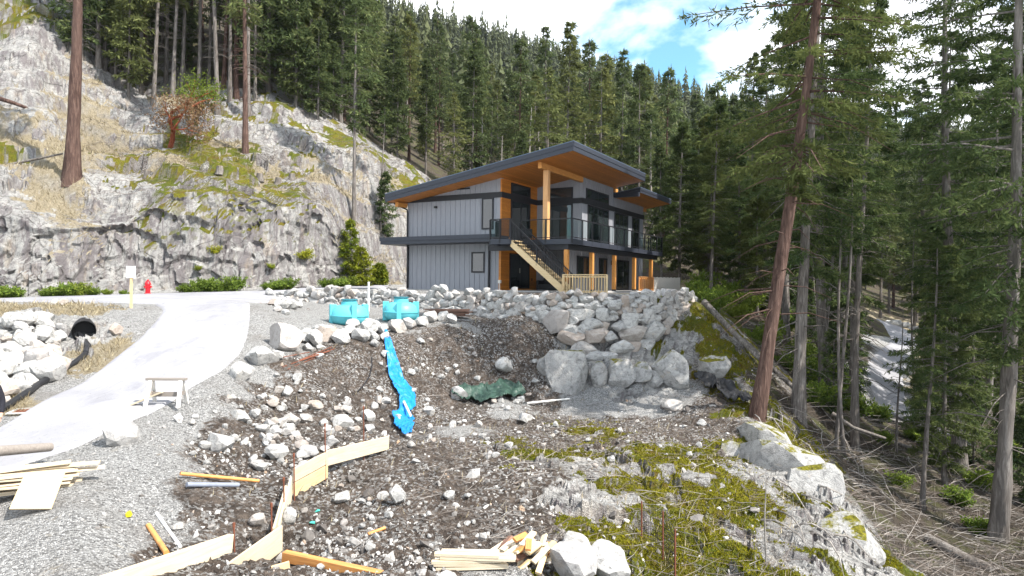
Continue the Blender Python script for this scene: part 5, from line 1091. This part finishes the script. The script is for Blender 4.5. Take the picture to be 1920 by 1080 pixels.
# sign, hydrant, marker
simple('sign_white', (0.72,0.72,0.70), 0.5); simple('hydrant_red', (0.55,0.012,0.02), 0.4); simple('rust', (0.16,0.055,0.03), 0.85, 0, 0.35, 12); simple('black_plastic', (0.014,0.014,0.016), 0.45)
x, y, z = onpix(246, 28.7); sg = empty('road_sign', (x, y, z), 0.15, 'white backed sign panel on a pale wooden post by the junction', 'sign')
MB().box(-0.045,0.045,-0.045,0.045,-0.3,1.80).build('post', M['new_lumber'], sg); MB().box(-0.19,0.19,-0.075,-0.05,1.32,1.82).build('panel', M['sign_white'], sg, bevel=0.008)
x, y, z = onpix(277, 39.7); hy = empty('fire_hydrant', (x, y, z), 0, 'red fire hydrant at the foot of the rock face', 'hydrant'); hy.scale = (1.1,)*3
MB().lathe([(0.17,-0.05),(0.17,0.06),(0.12,0.07),(0.12,0.50),(0.16,0.51),(0.16,0.56),(0.14,0.60),(0.10,0.70),(0.045,0.74),(0.045,0.79)], 20).build('barrel', M['hydrant_red'], hy, True)
for a in (0, math.pi, -math.pi/2): MB().tube([(math.cos(a)*0.10, math.sin(a)*0.10, 0.40),(math.cos(a)*0.19, math.sin(a)*0.19, 0.40)], 0.06 if a >= 0 else 0.075, 12).build('outlet_cap', M['hydrant_red'], hy)
x, y, z = onpix(691, 34.0); mk = empty('marker_post', (x, y, z), 0, 'thin white marker post standing between the two tanks', 'post'); MB().tube([(0,0,-0.2),(0,0,1.45)], 0.05, 10).build('pipe', M['sign_white'], mk); MB().lathe([(0.055,1.45),(0.055,1.50),(0.03,1.52)], 10).build('cap', M['sign_white'], mk)
# culvert, hose, grate
x, y, z = onpix(158, 23.5); cu = empty('culvert_pipe', (x, y, z+0.12), 0.57, 'black corrugated culvert mouth in the riprap bank', 'pipe'); cu.location.z = float(W(158, 620, y)[2])
mb = MB(); pts = [(0, -0.35+0.05*i, 0) for i in range(50)]; mb.tube(pts, [0.36+0.014*(i % 2) for i in range(50)], 24, cap=False); mb.build('outer_wall', M['black_plastic'], cu, True); mb = MB(); mb.tube(pts, 0.33, 24, cap=False); mb.build('inner_wall', M['black_plastic'], cu, True)
mb = MB(); mb.tube([(0,-0.37,0),(0,-0.33,0)], 0.385, 24, cap=False); mb.build('rim', M['black_plastic'], cu); MB().tube([(0,0.4,0),(0,0.42,0)], 0.328, 24).build('dark_end', M['black_plastic'], cu)  # black end disc is added, standing in for the darkness inside the bore
hp = [hit(px, py) for px, py in [(163,646),(166,654),(160,668),(145,682),(120,698),(95,712),(70,728),(48,744),(30,756),(14,768),(-20,785)]]
hp[0] = np.array([x+0.02, y-0.25, cu.location.z-0.22]); q = []
for i in range(len(hp)-1):
    for k in range(8): q.append(hp[i]*(1-k/8)+hp[i+1]*k/8)
mb = MB(); mb.tube([(p[0], p[1], p[2]+0.09) for p in q], [0.085+0.008*(i % 2) for i in range(len(q))], 12); tag(mb.build('drain_hose', M['black_plastic'], None, True), 'black corrugated drain hose running from the culvert down the bank', 'hose')
p = hit(52, 779); gr = empty('drain_grate', (p[0], p[1], p[2]+0.05), 0.3, 'flat grey drain grate in the driveway edge near the hose', 'grate'); MB().box(-0.45,0.45,-0.03,0.03,0,0.03).box(-0.45,0.45,0.57,0.63,0,0.03).box(-0.45,-0.39,0.031,0.569,0,0.03).box(0.39,0.45,0.031,0.569,0,0.03).build('frame', M['concrete'], gr)
for i in range(9): MB().box(-0.36+i*0.085,-0.32+i*0.085,0.031,0.569,0.002,0.02).build('bar', M['rust'], gr)
# sawhorse with a leaning plank
p = hit(312, 764); sh = empty('sawhorse', (p[0], p[1], p[2]+0.04), 0.04, 'weathered white sawhorse standing on the driveway edge', 'sawhorse')
MB().box(-0.50,0.50,-0.07,0.07,0.66,0.72).build('top_beam', M['grey_lumber'], sh); 
for a in (-0.38, 0.38):
    for b in (-1, 1): MB().bar((a, b*0.05, 0.66), (a*1.08, b*0.26, 0.0), 0.09, 0.045).build('leg', M['white_fence'], sh)
    MB().bar((a, -0.16, 0.33), (a, 0.16, 0.33), 0.03, 0.10).build('brace', M['grey_lumber'], sh)
MB().bar((-0.38,0.0,0.30),(0.38,0.0,0.30),0.03,0.12).build('stretcher', M['grey_lumber'], sh)
a, b = hit(247, 764), hit(297, 737); mb = MB().bar((a[0],a[1],a[2]+0.07),(p[0]-0.05,p[1]-0.12,p[2]+0.42),0.14,0.04); tag(mb.build('plank', M['pale_lumber']), 'pale plank leaning from the driveway onto the sawhorse', 'plank')
# formwork boards (top edge given by two ground places, true height 0.3-0.55 m) and rebar stakes
def board(A, B, h, th, mat, label, name='formwork_board', cat='board', group=None, drop=0.0):
    A, B = Vector(A), Vector(B); c = (A+B)/2; L = (B-A).length; o = MB().box(-L/2, L/2, -th/2, th/2, -h, 0).build(name, M[mat], None, bevel=0.004)
    d = (B-A).normalized(); o.rotation_euler = (0, -math.asin(d.z), math.atan2(d.y, d.x)); o.location = c; return tag(o, label, cat, group)
w = lambda px, py, D: tuple(W(px, py, D))
board(w(551,878,13.02), w(614,846,14.60), 0.27, 0.04, 'pale_lumber', 'upper formwork board where the trench wall bends')
board(tuple(np.array(w(551,878,13.02))-[0,0,0.295]), tuple(np.array(w(614,846,14.60))-[0,0,0.295]), 0.29, 0.04, 'new_lumber', 'lower formwork board stacked under the one at the trench bend')
board(w(612,845,14.65), w(729,817,16.70), 0.34, 0.04, 'pale_lumber', 'long formwork board reaching toward the blue tarp')
board(w(546,893,12.92), w(521,985,11.23), 0.50, 0.04, 'pale_lumber', 'formwork board running edge-on down the trench'); board(w(536,910,12.50), w(513,990,10.82), 0.42, 0.04, 'pale_lumber', 'second edge-on formwork board behind the rebar stakes')
board(w(528,985,10.92), w(400,1076,9.13), 0.42, 0.04, 'pale_lumber', 'wide pale formwork board beside the dark trench gap')
board(w(434,1001,10.08), w(188,1082,7.7), 0.27, 0.09, 'pale_lumber', 'long pale plank across the trench with yellow lower edge')
board(w(533,1033,10.19), w(790,1088,9.55), 0.15, 0.12, 'orange_lumber', 'thick orange brown beam lying beside the formwork', 'timber_beam', 'beam')
board(w(508,1062,9.66), w(542,1052,9.77), 0.3, 0.04, 'new_lumber', 'short yellow board end under the orange beam'); board(w(716,1062,10.71), w(770,1046,11.13), 0.4, 0.05, 'pale_lumber', 'pale board end poking out behind the orange beam')
for k, (px, y0, y1, D) in enumerate([(610,794,912,14.5),(682,762,866,15.95),(552,850,973,12.9),(533,895,1013,12.0),(510,943,1085,10.7),(440,980,1076,10.2)]):
    a, b = w(px, y0, D), w(px+1, y1, D-0.03); sk = empty('rebar_stake', b, 0, 'rusty rebar stake driven beside the formwork boards', 'stake', 'rebar stakes along the formwork'); MB().tube([(0,0,-0.25),(a[0]-b[0],0,a[2]-b[2])], 0.013, 6).build('rod', M['rust'], sk); MB().tube([(a[0]-b[0],0,a[2]-b[2]-0.06),(a[0]-b[0],0,a[2]-b[2]+0.01)], 0.022, 6).build('cap', M['rust'], sk)
simple('orange_pipe', (0.55,0.25,0.08), 0.5, 0, 0.25, 5); simple('grey_pipe', (0.20,0.22,0.27), 0.5); simple('yellow_rag', (0.70,0.55,0.01), 0.7); simple('teal_bit', (0.05,0.35,0.28), 0.6)
def pipe(a, b, ra, mat, label, name='pipe', lift=None, cat='pipe', n=10, hollow=True):
    A, B = hit(*a), hit(*b); l = ra if lift is None else lift; A = Vector((A[0], A[1], A[2]+l)); B = Vector((B[0], B[1], B[2]+l)); mb = MB().tube([A, A.lerp(B, .5), B], ra, n); return tag(mb.build(name, M[mat], None, True), label, cat)
pipe((338,898), (485,911), 0.035, 'orange_pipe', 'orange conduit pipe lying across the slope above the grey pipe', lift=0.10); pipe((350,919), (447,919), 0.045, 'grey_pipe', 'grey plastic pipe lying just below the orange conduit', lift=0.10)
pipe((278,990), (312,1042), 0.04, 'orange_pipe', 'short orange pipe standing in the dirt beside the white stick'); pipe((293,965), (338,1028), 0.025, 'sign_white', 'white stick lying beside the short orange pipe', 'stick', None, 'stick')
pipe((988,758), (1068,750), 0.045, 'white_fence', 'pale pipe lying on the gravel ledge under the stone wall'); pipe((690,1005), (722,993), 0.03, 'orange_lumber', 'brown stick lying on the dark soil', 'stick', None, 'stick')
o = rock('rag', (*hit(241,968)[:2], hit(241,968)[2]+0.03), (0.10,0.30,0.06), (0,0,0.4)); o.data = o.data.copy(); o.data.materials[0] = M['yellow_rag']; tag(o, 'yellow rag lying on the gravel slope', 'rag')
for px, py in ((575,1000),(586,982),(595,960)):
    q = hit(px, py); o = rock('rag', (*q[:2], q[2]+0.02), (0.12,0.09,0.03)); o.data = o.data.copy(); o.data.materials[0] = M['teal_bit']; tag(o, 'small teal plastic scrap on the rubble inside the formwork', 'scrap', 'teal scraps in the rubble')
for k, (a, b) in enumerate([((530,690),(622,652)),((536,686),(628,655)),((545,684),(618,660)),((527,672),(580,662)),((540,694),(600,668)),((526,676),(562,668))]):
    pipe(a, b, 0.016, 'rust' if k < 5 else 'black_plastic', 'rusty rebar rod lying on the gravel above the dirt slope' if k < 5 else 'thin black rod lying beside the rusty rebar', 'rebar_rod', 0.03, 'rod'); 
    if k < 5: bpy.context.scene.collection.objects[-1]['group'] = 'rebar rods on the gravel'
hp = [hit(px, py) for px, py in [(697,673),(697,690),(693,708),(682,725),(667,740)]]; tag(MB().tube([(p[0], p[1], p[2]+0.05) for p in hp], 0.022, 8).build('cable', M['black_plastic'], None, True), 'short black cable curving out of the dirt slope', 'cable')
# tarps: draped sheets with folds
def sheet_mat(name, c, spec=0.5):
    t = NT(name); n = t.noise(t.pos(), 4, 5, 0.6, 1.0); t.bump(n, 0.6, 0.1); t.out(t.mix(t.ramp(n, (0.3, 0.0), (0.7, 1.0)), tuple(x*0.6 for x in c), c), 0.4, 0, spec)
sheet_mat('blue_tarp', (0.0,0.22,0.62)); sheet_mat('green_tarp', (0.035,0.075,0.055), 0.3); sheet_mat('black_fabric', (0.018,0.018,0.02), 0.3)
def draped(name, path, mat, label, cat, m=12, n=60, fold=0.08, lift=0.04, seed=0):
    """path rows: (px, py, width m); sheet follows the ground with folds"""
    C = np.array([[*hit(a, b)[:2], w_] for a, b, w_ in path]); s_ = np.r_[0, np.cumsum(np.hypot(*np.diff(C[:,:2], axis=0).T))]; q = np.linspace(0, s_[-1], n); c = np.stack([np.interp(q, s_, C[:,i]) for i in range(3)], -1)
    d = np.gradient(c[:,:2], axis=0); d /= np.linalg.norm(d, axis=1)[:,None]; nn = np.stack([d[:,1], -d[:,0]], -1); vv = np.linspace(-0.5, 0.5, m)
    ed = 1+0.25*fbm(np.stack([q*2.1, q*0, q*0+seed], -1), 3, seed)
    X = c[:,None,:2]+nn[:,None]*(vv[None]*(c[:,2]*ed)[:,None])[...,None]; x, y = X[...,0].ravel(), X[...,1].ravel(); ps_ = np.stack([x*2.6, y*2.6, 0*x+seed], -1)
    z = hz(x, y)+lift+fold*(1+fbm(ps_, 4, seed+3))*1.0+fold*0.9*np.abs(vnoise(ps_*2.3, seed+9))+fold*0.7*np.abs(vnoise(ps_*5.1, seed+14)); I = np.arange(n*m).reshape(n, m); Fc = np.stack([I[:-1,:-1], I[:-1,1:], I[1:,1:], I[1:,:-1]], -1).reshape(-1,4)
    o = link(bpy.data.objects.new(name, np_mesh(name, np.stack([x, y, z], -1), Fc, M[mat], True))); so_ = o.modifiers.new('thickness', 'SOLIDIFY'); so_.thickness = 0.012; return tag(o, label, cat)
draped('tarp', [(724,628,0.12),(728,650,0.28),(737,690,0.45),(744,715,0.6),(757,735,0.85),(765,757,0.55),(758,778,0.34),(756,792,0.75),(764,824,0.22)], 'blue_tarp', 'bright blue plastic tarp hanging in a twisted strip down the dirt slope', 'tarp', 22, 150, 0.10, 0.03, 4)
pipe((757,768), (770,795), 0.04, 'sign_white', 'short white pipe end lying on the blue tarp', lift=0.28)
draped('tarp', [(852,752,0.3),(880,752,0.9),(920,748,1.1),(955,742,1.1),(980,738,0.5)], 'green_tarp', 'crumpled dark green tarp at the foot of the dirt slope', 'tarp', 18, 60, 0.16, 0.03, 8)
draped('fabric_roll', [(1305,716,0.35),(1330,728,0.7),(1360,742,0.9),(1390,756,0.9),(1408,766,0.5)], 'black_fabric', 'black fabric bundle lying at the foot of the leaning fir', 'fabric', 12, 50, 0.20, 0.05, 12)
# lumber: brown plank stack by the stone wall
random.seed(8); x0, y0, z0 = onpix(842, 32.6)
for k in range(16):
    l = random.uniform(1.6, 2.3); o = MB().box(-l/2, l/2, -0.09, 0.09, 0, 0.035).build('plank', M['brown_lumber']); lay = k//3
    o.location = (x0+random.uniform(-0.15,0.15), y0-0.3+0.24*(k % 3)+random.uniform(-0.03,0.03), z0+0.06+lay*0.062+0.003*(k%3)); o.rotation_euler = (0, random.uniform(-0.02,0.02), random.uniform(-0.08,0.08)); tag(o, 'weathered brown plank in the stack at the foot of the stone wall', 'plank', 'brown planks by the stone wall')
# pale planks at the lower left
p = hit(60, 930, 7, 20); zb = p[2]
for k in range(20):
    l = random.uniform(1.5, 2.4); o = MB().box(-l/2, l/2, -0.09, 0.09, 0, 0.028).build('plank', M['pale_lumber']); lay, cx_ = k//2, k % 2
    o.location = (p[0]-0.45+random.uniform(-0.22,0.22)+cx_*0.06, p[1]-0.15+0.20*cx_+random.uniform(-0.04,0.04), zb+0.05+lay*0.042+0.003*cx_); o.rotation_euler = (random.uniform(-0.05,0.05), random.uniform(-0.05,0.05), 0.45+random.uniform(-0.14,0.14)); tag(o, 'pale plank in the loose stack beside the driveway boulder', 'plank', 'pale planks stacked by the driveway')
a = hit(78, 950, 7, 20); o = MB().box(-0.27,0.27,-0.34,0.34,0,0.02).build('plywood_sheet', M['new_lumber'], None, bevel=0.004); o.location = (a[0]-0.02, a[1]-0.05, a[2]+0.26); o.rotation_euler = (0.62, 0.10, 0.35); tag(o, 'cream plywood offcut leaning on the pale plank stack', 'plywood')
A, B = hit(-60, 930, 7, 20), hit(94, 868, 7, 20); tag(MB().tube([Vector((A[0],A[1]+0.2,zb+0.62)), Vector((B[0],B[1],zb+0.36))], [0.10,0.085], 10).build('fence_pole', M['grey_lumber'], None, True), 'round weathered pole lying on top of the pale plank stack', 'pole')
# lumber offcuts pile
p = hit(885, 1066, 7, 20)
for k in range(13):
    l = random.uniform(0.75, 1.15); o = MB().box(-l/2, l/2, -0.045, 0.045, 0, 0.04).build('board', M['pale_lumber']); lay, c = k//3, k % 3
    o.location = (p[0]+random.uniform(-0.1,0.12), p[1]-0.1+0.115*c, p[2]+0.04+lay*0.046+0.002*c); o.rotation_euler = (0, random.uniform(-0.03,0.03), random.uniform(-0.10,0.10)); tag(o, 'pale board lying flat in the heap of lumber offcuts', 'board', 'flat boards in the offcut heap')
p = hit(985, 1055, 7, 20)
for k in range(34):
    l = random.uniform(0.22, 0.5); o = MB().box(-l/2, l/2, -0.045, 0.045, -0.02, 0.02).build('offcut', M[random.choice(['pale_lumber','new_lumber','pale_lumber','orange_lumber','brown_lumber'])]); q = random.gauss(0, 0.24)
    o.location = (p[0]+max(-0.5,min(0.42,q)), p[1]+random.uniform(-0.22,0.28), p[2]+0.05+max(0, 0.34-0.7*abs(q))*random.random()+0.05*random.random()); o.rotation_euler = (random.uniform(-0.6,0.6), random.uniform(-0.55,0.2), 1.1+random.uniform(-0.45,0.45)); tag(o, 'short lumber offcut in the jumbled heap beside the grey rocks', 'offcut', 'jumbled lumber offcuts')
# wire fence remnant on the hump
wf = empty('wire_fence', (0,0,0), 0, 'dark wire mesh on rusty rebar posts at the bottom of the mossy hump', 'fence'); PP = [w(1203,940,13.3), w(1243,958,12.6), w(1266,992,11.8)]; PB = [w(1203,1100,13.3), w(1243,1100,12.6), w(1266,1110,11.8)]
for a, b in zip(PP, PB): MB().tube([Vector(b)-Vector((0,0,0.3)), a], 0.016, 6).build('post', M['rust'], wf)
mb = MB()
for i in range(2):
    for k in range(15): f = k/14; mb.tube([Vector(PB[i]).lerp(Vector(PP[i]), f), Vector(PB[i+1]).lerp(Vector(PP[i+1]), f)], 0.0035, 3)
    for k in range(1, 12): f = k/12; mb.tube([Vector(PB[i]).lerp(Vector(PB[i+1]), f), Vector(PP[i]).lerp(Vector(PP[i+1]), f)], 0.0035, 3)
mb.build('wire_mesh', M['black_plastic'], wf)
sx_, sy_, sz2 = tuple(hit(1437, 1060, 7, 25)); tag(MB().tube([(sx_, sy_, sz2-0.1), (sx_-0.03, sy_+0.05, sz2+0.9), (sx_-0.02, sy_, sz2+1.75)], [0.02,0.015,0.006], 6).build('dead_sapling', M['dead_wood'], None, True), 'single thin dead stem standing out of the moss', 'stem')
# fallen logs and long dead branches on the right
def log(pts, ra, label, mat='bark_grey', group=None, name='fallen_log', cat='log', lift=None):
    q = [Vector(w(*p_)) if len(p_) == 3 else Vector(hit(*p_)) for p_ in pts]; n = len(q); return tag(MB().tube(q, [ra*(1-0.35*i/(n-1)) for i in range(n)], 10).build(name, M[mat], None, True), label, cat, group)
log([(1320,566,33.5),(1372,620,31.5),(1428,676,29.5)], 0.17, 'grey fallen log propped between the terrace corner and the leaning fir'); log([(1395,640,32),(1460,700,31),(1500,738,30)], 0.15, 'dark log lying behind the leaning fir')
log([(1900,1092,21.5),(1812,1050,22.5),(1738,1008,23.8)], 0.26, 'thick grey fallen log at the bottom of the brushy slope'); log([(1635,815,36),(1720,845,34.5),(1810,868,33.5)], 0.13, 'thin fallen log crossing the slope in front of the lower road')
log([(1560,775,30.5),(1600,802,30),(1660,822,30)], 0.10, 'grey pole lying on the brushy slope beside the saplings')
random.seed(44); DB = 'long dead branches on the right-hand bank'
for k in range(34):
    px = random.uniform(1400, 1720); py = random.uniform(max(700, 560+0.55*(px-1180)), 1010); D = hit(px, py)[1]; L = random.uniform(40, 130); a = random.uniform(0.3, 1.2); q = []
    for i in range(5):
        pp = hit(px+L*i/4*math.cos(a)+random.uniform(-5,5), py+L*i/4*math.sin(a)); q.append(Vector((pp[0], pp[1], pp[2]+0.06+0.22*math.sin(i*0.8))))
    tag(MB().tube(q, [0.03,0.026,0.02,0.014,0.006], 5).build('dead_branch', M['dead_wood'], None, True), 'long bare dead branch lying on the bank below the outcrop', 'branch', DB)
# stumps above the rock face
for px, D in [(275,46.5),(410,46.8),(485,48.5),(520,49),(545,50)]:
    x, y, z = onpix(px, D); st_ = empty('stump', (x, y, z), px*0.2, 'small grey cut stump on the mossy ledge above the rock face', 'stump', 'stumps on the ledge'); MB().lathe([(0.34,-0.2),(0.26,0.05),(0.22,0.35),(0.215,0.42)], 12).build('trunk', M['bark_grey'], st_, True); MB().lathe([(0.20,0.421),(0.20,0.43)], 12).build('cut_face', M['new_lumber'], st_)
log([(0,312,43.5),(60,300,43.7),(118,288,43.9)], 0.09, 'thin fallen pole lying against the lone trunk above the rock face'); log([(0,185,50),(25,193,50.2),(52,203,50.5)], 0.17, 'short fallen log on the upper left rocks', 'bark_brown')
# person at the driveway edge, mostly cut by the frame
p = hit(0, 868, 7, 30); pe_x = float(W(-26, 868, p[1])[0]); ground_z = h1(pe_x, p[1])+0.05
simple('jacket', (0.012,0.012,0.018), 0.8); simple('jeans', (0.045,0.06,0.11), 0.85); simple('skin', (0.48,0.30,0.22), 0.6); simple('hair', (0.03,0.02,0.015), 0.7)
def skinned(name, joints, edges, mat, parent):
    m = bpy.data.meshes.new(name); m.from_pydata([j[:3] for j in joints], edges, []); o = link(bpy.data.objects.new(name, m), parent); m.materials.append(M[mat]) if not isinstance(mat, list) else [m.materials.append(M[a_]) for a_ in mat]
    sk = o.modifiers.new('skin', 'SKIN'); sd_ = m.skin_vertices[0].data if m.skin_vertices else None
    if sd_ is None: bpy.context.view_layer.objects.active = o; bm_ = bmesh.new(); bm_.from_mesh(m); bm_.verts.layers.skin.verify(); bm_.to_mesh(m); bm_.free(); sd_ = m.skin_vertices[0].data
    for i, j in enumerate(joints): sd_[i].radius = (j[3], j[4] if len(j) > 4 else j[3])
    sd_[0].use_root = True; o.modifiers.new('smooth', 'SUBSURF').levels = 2; o.modifiers['smooth'].render_levels = 2; sk.use_smooth_shade = True; return o
pe = empty('person', (pe_x, p[1], ground_z), 0.3, 'person in dark jacket and jeans standing at the driveway edge beside the plank stack', 'person')
J = [(0,0,0.95,0.15,0.11),(0,0,1.12,0.145,0.105),(0,0,1.32,0.17,0.12),(0,0.01,1.47,0.07,0.07),(0,0.0,1.56,0.055,0.055),(0,-0.01,1.66,0.085,0.10),(0,-0.01,1.74,0.07,0.085),
     (0.19,0,1.40,0.062),(0.25,0.02,1.14,0.05),(0.26,-0.06,0.90,0.04),(0.26,-0.10,0.82,0.032),(-0.19,0,1.40,0.062),(-0.25,0.02,1.14,0.05),(-0.26,-0.06,0.90,0.04),(-0.26,-0.10,0.82,0.032),
     (0.10,0,0.86,0.095),(0.11,0,0.50,0.068),(0.11,0.02,0.09,0.05),(0.12,-0.14,0.04,0.042),(-0.10,0,0.86,0.095),(-0.11,0,0.50,0.068),(-0.11,0.02,0.09,0.05),(-0.12,-0.14,0.04,0.042)]
E = [(0,1),(1,2),(2,3),(3,4),(4,5),(5,6),(2,7),(7,8),(8,9),(9,10),(2,11),(11,12),(12,13),(13,14),(0,15),(15,16),(16,17),(17,18),(0,19),(19,20),(20,21),(21,22)]
body = skinned('body', J, E, 'skin', pe)
skinned('jacket', [(x_,y_,z_,a_*1.16+0.008,(b_[0] if b_ else a_)*1.16+0.008) for x_,y_,z_,a_,*b_ in [(0,0,0.88,0.15,0.115)]+J[1:4]+J[7:10]+J[11:14]], [(0,1),(1,2),(2,3),(2,4),(4,5),(5,6),(2,7),(7,8),(8,9)], 'jacket', pe)
skinned('jeans', [(x_,y_,z_,a_*1.14+0.006,(b_[0] if b_ else a_)*1.14+0.006) for x_,y_,z_,a_,*b_ in [J[0]]+J[15:18]+J[19:22]], [(0,1),(1,2),(2,3),(0,4),(4,5),(5,6)], 'jeans', pe)
MB().lathe([(0.03,1.84),(0.085,1.81),(0.105,1.75),(0.108,1.70)][::-1], 16, (0,0.01,0)).build('hair', M['hair'], pe, True)
for s_ in (-1, 1):
    for k in range(5): hx, hy_, hz_ = s_*0.26, -0.10, 0.82; MB().tube([(hx+s_*(-0.012 if k == 4 else 0), hy_+0.03-0.018*k, hz_),(hx+s_*0.005, hy_+0.02-0.02*k, hz_-0.05),(hx-s_*0.01, hy_+0.015-0.02*k, hz_-(0.085 if k in (1,2) else 0.07))], [0.010,0.009,0.007], 6).build('finger', M['skin'], pe, True)
# far parking spot beyond the lower road
for px, D, w_ in [(1680,92,26),(1700,94,22),(1716,92,18),(1668,94,18),(1730,88,16)]: boulder(px, 0, w_, 'pale boulder at the clearing beyond the lower road', 'boulders in the far clearing', 0.5, D=D)
# ================================================================ thin air between the camera and the far hillside
zlo = float(gz2.min())-1.0; zhi = float(gz2.max())+45.0
hz_o = MB().box(-1150, 1150, -25, 960, zlo, zhi).build('haze', None); hz_o.data.materials.clear()
hm = bpy.data.materials.new('haze'); hm.use_nodes = True; hn = hm.node_tree.nodes; hn.remove(hn['Principled BSDF']); pv_ = hn.new('ShaderNodeVolumePrincipled'); pv_.inputs['Density'].default_value = 0.00006; pv_.inputs['Color'].default_value = (0.80,0.88,1.0,1); pv_.inputs['Anisotropy'].default_value = 0.2
hm.node_tree.links.new(pv_.outputs['Volume'], hn['Material Output'].inputs['Volume']); hz_o.data.materials.append(hm); tag(hz_o, 'thin pale air haze over the valley', 'haze', kind='stuff'); hz_o.display_type = 'WIRE'
